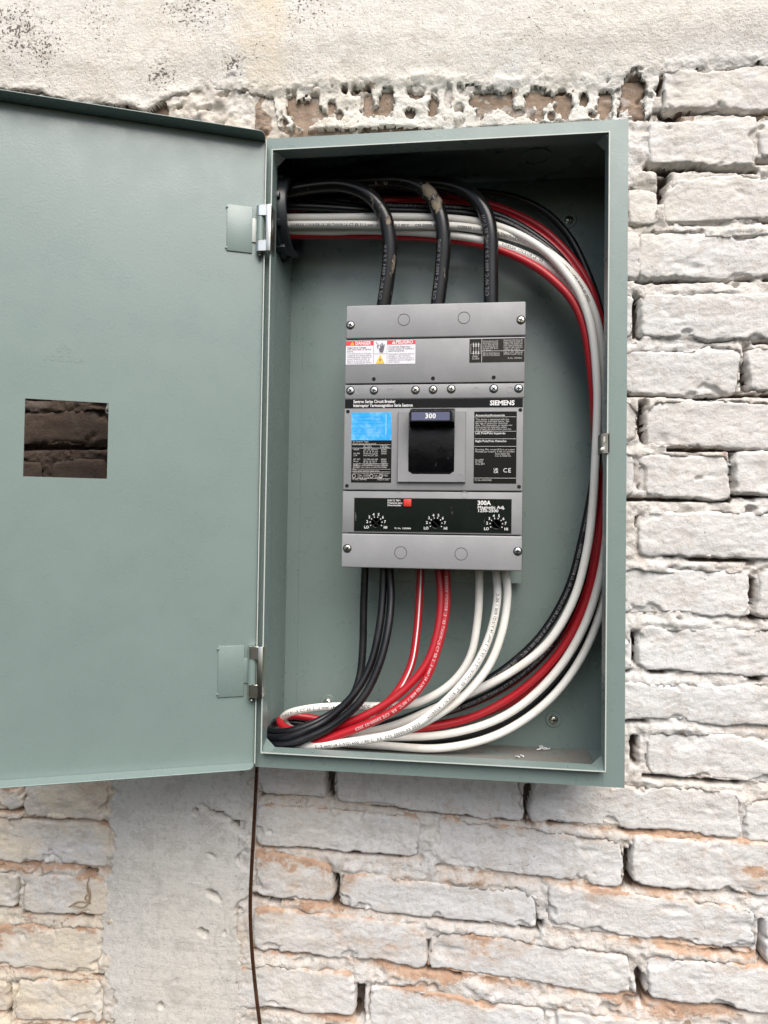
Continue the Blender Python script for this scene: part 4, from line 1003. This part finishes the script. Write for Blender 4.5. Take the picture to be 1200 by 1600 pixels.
# black ----------------------------------------------------------------
c, p = cable('thin black cable entering breaker bottom furthest left, beside the enclosure back', [start(306,-.050),(520,312,-.050),(600,322,-.046),(700,325,-.046),(770,334,-.046),(830,364,-.048),(880,408,-.050),(915,470,-.054),(933,540,-.056),(938,620,-.056),(934,700,-.052),(924,770,-.050),(910,840,-.048),(888,920,-.046),(846,992,-.044),(790,1044,-.042),(730,1080,-.040),(660,1112,-.038),(590,1134,-.036),(520,1140,-.034),(455,1128,-.030),(425,1130,-.050),(422,1142,-.070),(450,1143,-.080),(488,1131,-.078),(520,1114,-.070),(548,1092,-.064),(562,1058,-.056),(567,1010,-.050),(568,950,-.047),(570,900,-.046),(571,870,-.046)], CR, 'c_black', LB)
wrap_text('printed_marking', MARK*4, p, CR, .06, .0040, M['print_grey'], c, turn=-.1)
c, p = cable('thin black cable entering breaker bottom at the middle of the black trio', [start(322,-.058),(500,324,-.058),(560,328,-.055),(640,330,-.050),(720,333,-.050),(780,344,-.052),(836,374,-.054),(880,412,-.056),(912,468,-.052),(935,540,-.046),(942,620,-.042),(944,700,-.038),(936,790,-.036),(922,860,-.036),(898,940,-.036),(858,1012,-.036),(800,1064,-.035),(736,1098,-.034),(660,1124,-.032),(590,1142,-.030),(520,1150,-.030),(445,1142,-.030),(418,1142,-.056),(416,1152,-.080),(445,1153,-.090),(480,1141,-.090),(515,1122,-.084),(554,1084,-.078),(580,1036,-.070),(593,980,-.062),(598,930,-.055),(599,890,-.052),(599,868,-.051)], CR, 'c_black', LB)
wrap_text('printed_marking', MARK*2, p, CR, arclen(p, (782, 344)), .0040, M['print_grey'], c, turn=.1, smax=arclen(p, (900, 440)))
wrap_text('printed_marking', MARK*2, p, CR, float(np.linalg.norm(np.diff(p, axis=0), axis=1).sum())-arclen(p, (700, 1110)), .0040, M['print_grey'], c, flip=True, turn=.1)
c, p = cable('thin black cable outermost on the upper bend, rightmost of black trio under the breaker', [start(312,-.040),(540,306,-.032),(640,300,-.022),(740,300,-.018),(800,308,-.016),(850,330,-.016),(888,368,-.016),(915,420,-.018),(936,480,-.022),(950,560,-.024),(956,660,-.024),(955,760,-.024),(948,850,-.024),(932,940,-.024),(896,1026,-.024),(836,1096,-.026),(760,1140,-.026),(670,1158,-.026),(580,1154,-.026),(500,1148,-.026),(440,1152,-.034),(416,1153,-.060),(415,1162,-.085),(446,1164,-.094),(485,1151,-.094),(525,1130,-.090),(566,1092,-.086),(592,1040,-.078),(606,985,-.068),(611,935,-.058),(609,895,-.053),(608,868,-.052)], CR, 'c_black', LB)
# thick supply cables -----------------------------------------------------
FB = 'thick black supply cables bending into the top of the breaker'
FR = .0079
def fat(label, pts, mudpts):
    o, path = cable(label, pts, FR, 'c_mud', FB, n=18, per=12)
    me = o.data; a = me.attributes.new('mud', 'FLOAT', 'POINT')
    vv = np.empty(len(me.vertices)*3, np.float32); me.vertices.foreach_get('co', vv); vv = vv.reshape(-1, 3)
    d = vv-CAM; z_ = d@_f; px = 600+FPX*(d@_R)/z_; py = 800-FPX*(d@_U)/z_
    val = np.zeros(len(vv))
    for (mx, my, s, k) in mudpts: val = np.maximum(val, k*np.exp(-((px-mx)**2+(py-my)**2)/s**2))
    a.data.foreach_set('value', val.astype(np.float32)); return o, path
c, p = fat('thick black supply cable furthest left, mud splashed, entering breaker top', [start(300,-.066),(490,292,-.068),(535,290,-.070),(575,304,-.073),(600,335,-.074),(609,380,-.072),(607,425,-.069),(600,475,-.066),(596,500,-.064)], [(600,330,40,.45),(615,400,40,.35),(560,300,20,.2)])
wrap_text('printed_marking', 'CFE 90°C 600V 3/0 AWG', p, FR, float(np.linalg.norm(np.diff(p, axis=0), axis=1).sum())-arclen(p, (601, 470)), .0055, M['print_grey'], c, flip=True, turn=.6, smax=.08)
c, p = fat('thick black supply cable in the middle with a crust of dry mud, entering breaker top', [start(290,-.046),(520,287,-.048),(580,284,-.056),(630,284,-.064),(664,297,-.070),(685,328,-.072),(693,372,-.071),(690,425,-.068),(684,475,-.066),(682,500,-.064)], [(668,296,14,1.0),(684,322,15,1.0),(598,288,12,.9),(630,286,20,.5),(695,440,20,.25)])
wrap_text('printed_marking', 'CFE 90°C 600V 3/0 AWG', p, FR, float(np.linalg.norm(np.diff(p, axis=0), axis=1).sum())-arclen(p, (685, 470)), .0055, M['print_grey'], c, flip=True, turn=.6, smax=.10)
c, p = fat('thick black supply cable furthest right, clean, entering breaker top', [start(285,-.030),(560,290,-.034),(640,288,-.044),(690,288,-.054),(730,300,-.063),(755,325,-.069),(766,362,-.070),(767,410,-.068),(767,470,-.066),(767,500,-.064)], [])
wrap_text('printed_marking', 'CFE 90°C 600V 3/0 AWG 75 THW', p, FR, float(np.linalg.norm(np.diff(p, axis=0), axis=1).sum())-arclen(p, (767, 466)), .0055, M['print_grey'], c, flip=True, turn=.62, smax=.13)

# ------------------------------------------------------------------ brown wire below the box, scraps
pw = spline([at(402, 1188, -.060), at(400, 1230, -.050), at(397, 1290, -.040), at(393, 1360, -.032), at(391, 1420, -.028), at(394, 1490, -.026), at(401, 1560, -.026), at(408, 1620, -.028), at(413, 1720, -.030), at(412, 1820, -.032)], 12, 1)
o = tube('hanging_wire', pw, .0022, M['wire'], None, 12); o['label'] = 'thin brown wire hanging down the wall below the enclosure hinge corner'; o['category'] = 'wire'
fz = -h+T
def curl(name, px, py, Y, label, n, size, rad, seed):
    rr = random.Random(seed); b = at(px, py, Y); bm = bmesh.new()
    for k in range(n):
        q0 = np.array([b[0]+rr.uniform(-1, 1)*size, Y+rr.uniform(-.6, .6)*size, fz+.0010+rad]); a = rr.uniform(0, 6.28); pts = [q0]
        for j in range(5):
            a += rr.uniform(.5, 1.3); pts.append(pts[-1]+np.array([math.cos(a)*size*.35, math.sin(a)*size*.2, rr.uniform(-.15, .5)*size*.35]))
        v_, f_ = tube_pts(spline(pts, 4, 0), rad, 6); vs = [bm.verts.new(tuple(q)) for q in v_]
        for q in f_: bm.faces.new([vs[i] for i in q])
    o = from_bm(name, bm, M['scrap'], None, smooth=True); o['label'] = label; o['category'] = 'scrap'; o['group'] = 'shavings on the enclosure floor'
curl('plastic_scrap', 849, 1176, -.012, 'curled white plastic shaving on the enclosure floor below the lower right screw', 6, .0055, .0006, 1)
curl('plastic_scrap', 812, 1184, -.045, 'small white shaving on the dusty enclosure floor near the front lip', 3, .004, .0005, 2)
# dry root in the wall joint, lower left
v_, f_ = [], []
for pts in ([(141, 1366), (136, 1385), (139, 1400), (137, 1412), (128, 1418), (112, 1414)], [(137, 1384), (141, 1402), (136, 1410), (122, 1409), (108, 1417)], [(136, 1398), (133, 1404), (141, 1412)]):
    a_, b_ = tube_pts(spline([at(x, y, -.002+.001*math.sin(i)) for i, (x, y) in enumerate(pts)], 5, 0), .0008, 6)
    off = len(v_); v_ += a_; f_ += [tuple(i+off for i in q) for q in b_]
o = pydata('dry_root', v_, f_, M['twig'], None, True); o['label'] = 'thin dry root hanging from a hole between bricks at lower left'; o['category'] = 'root'
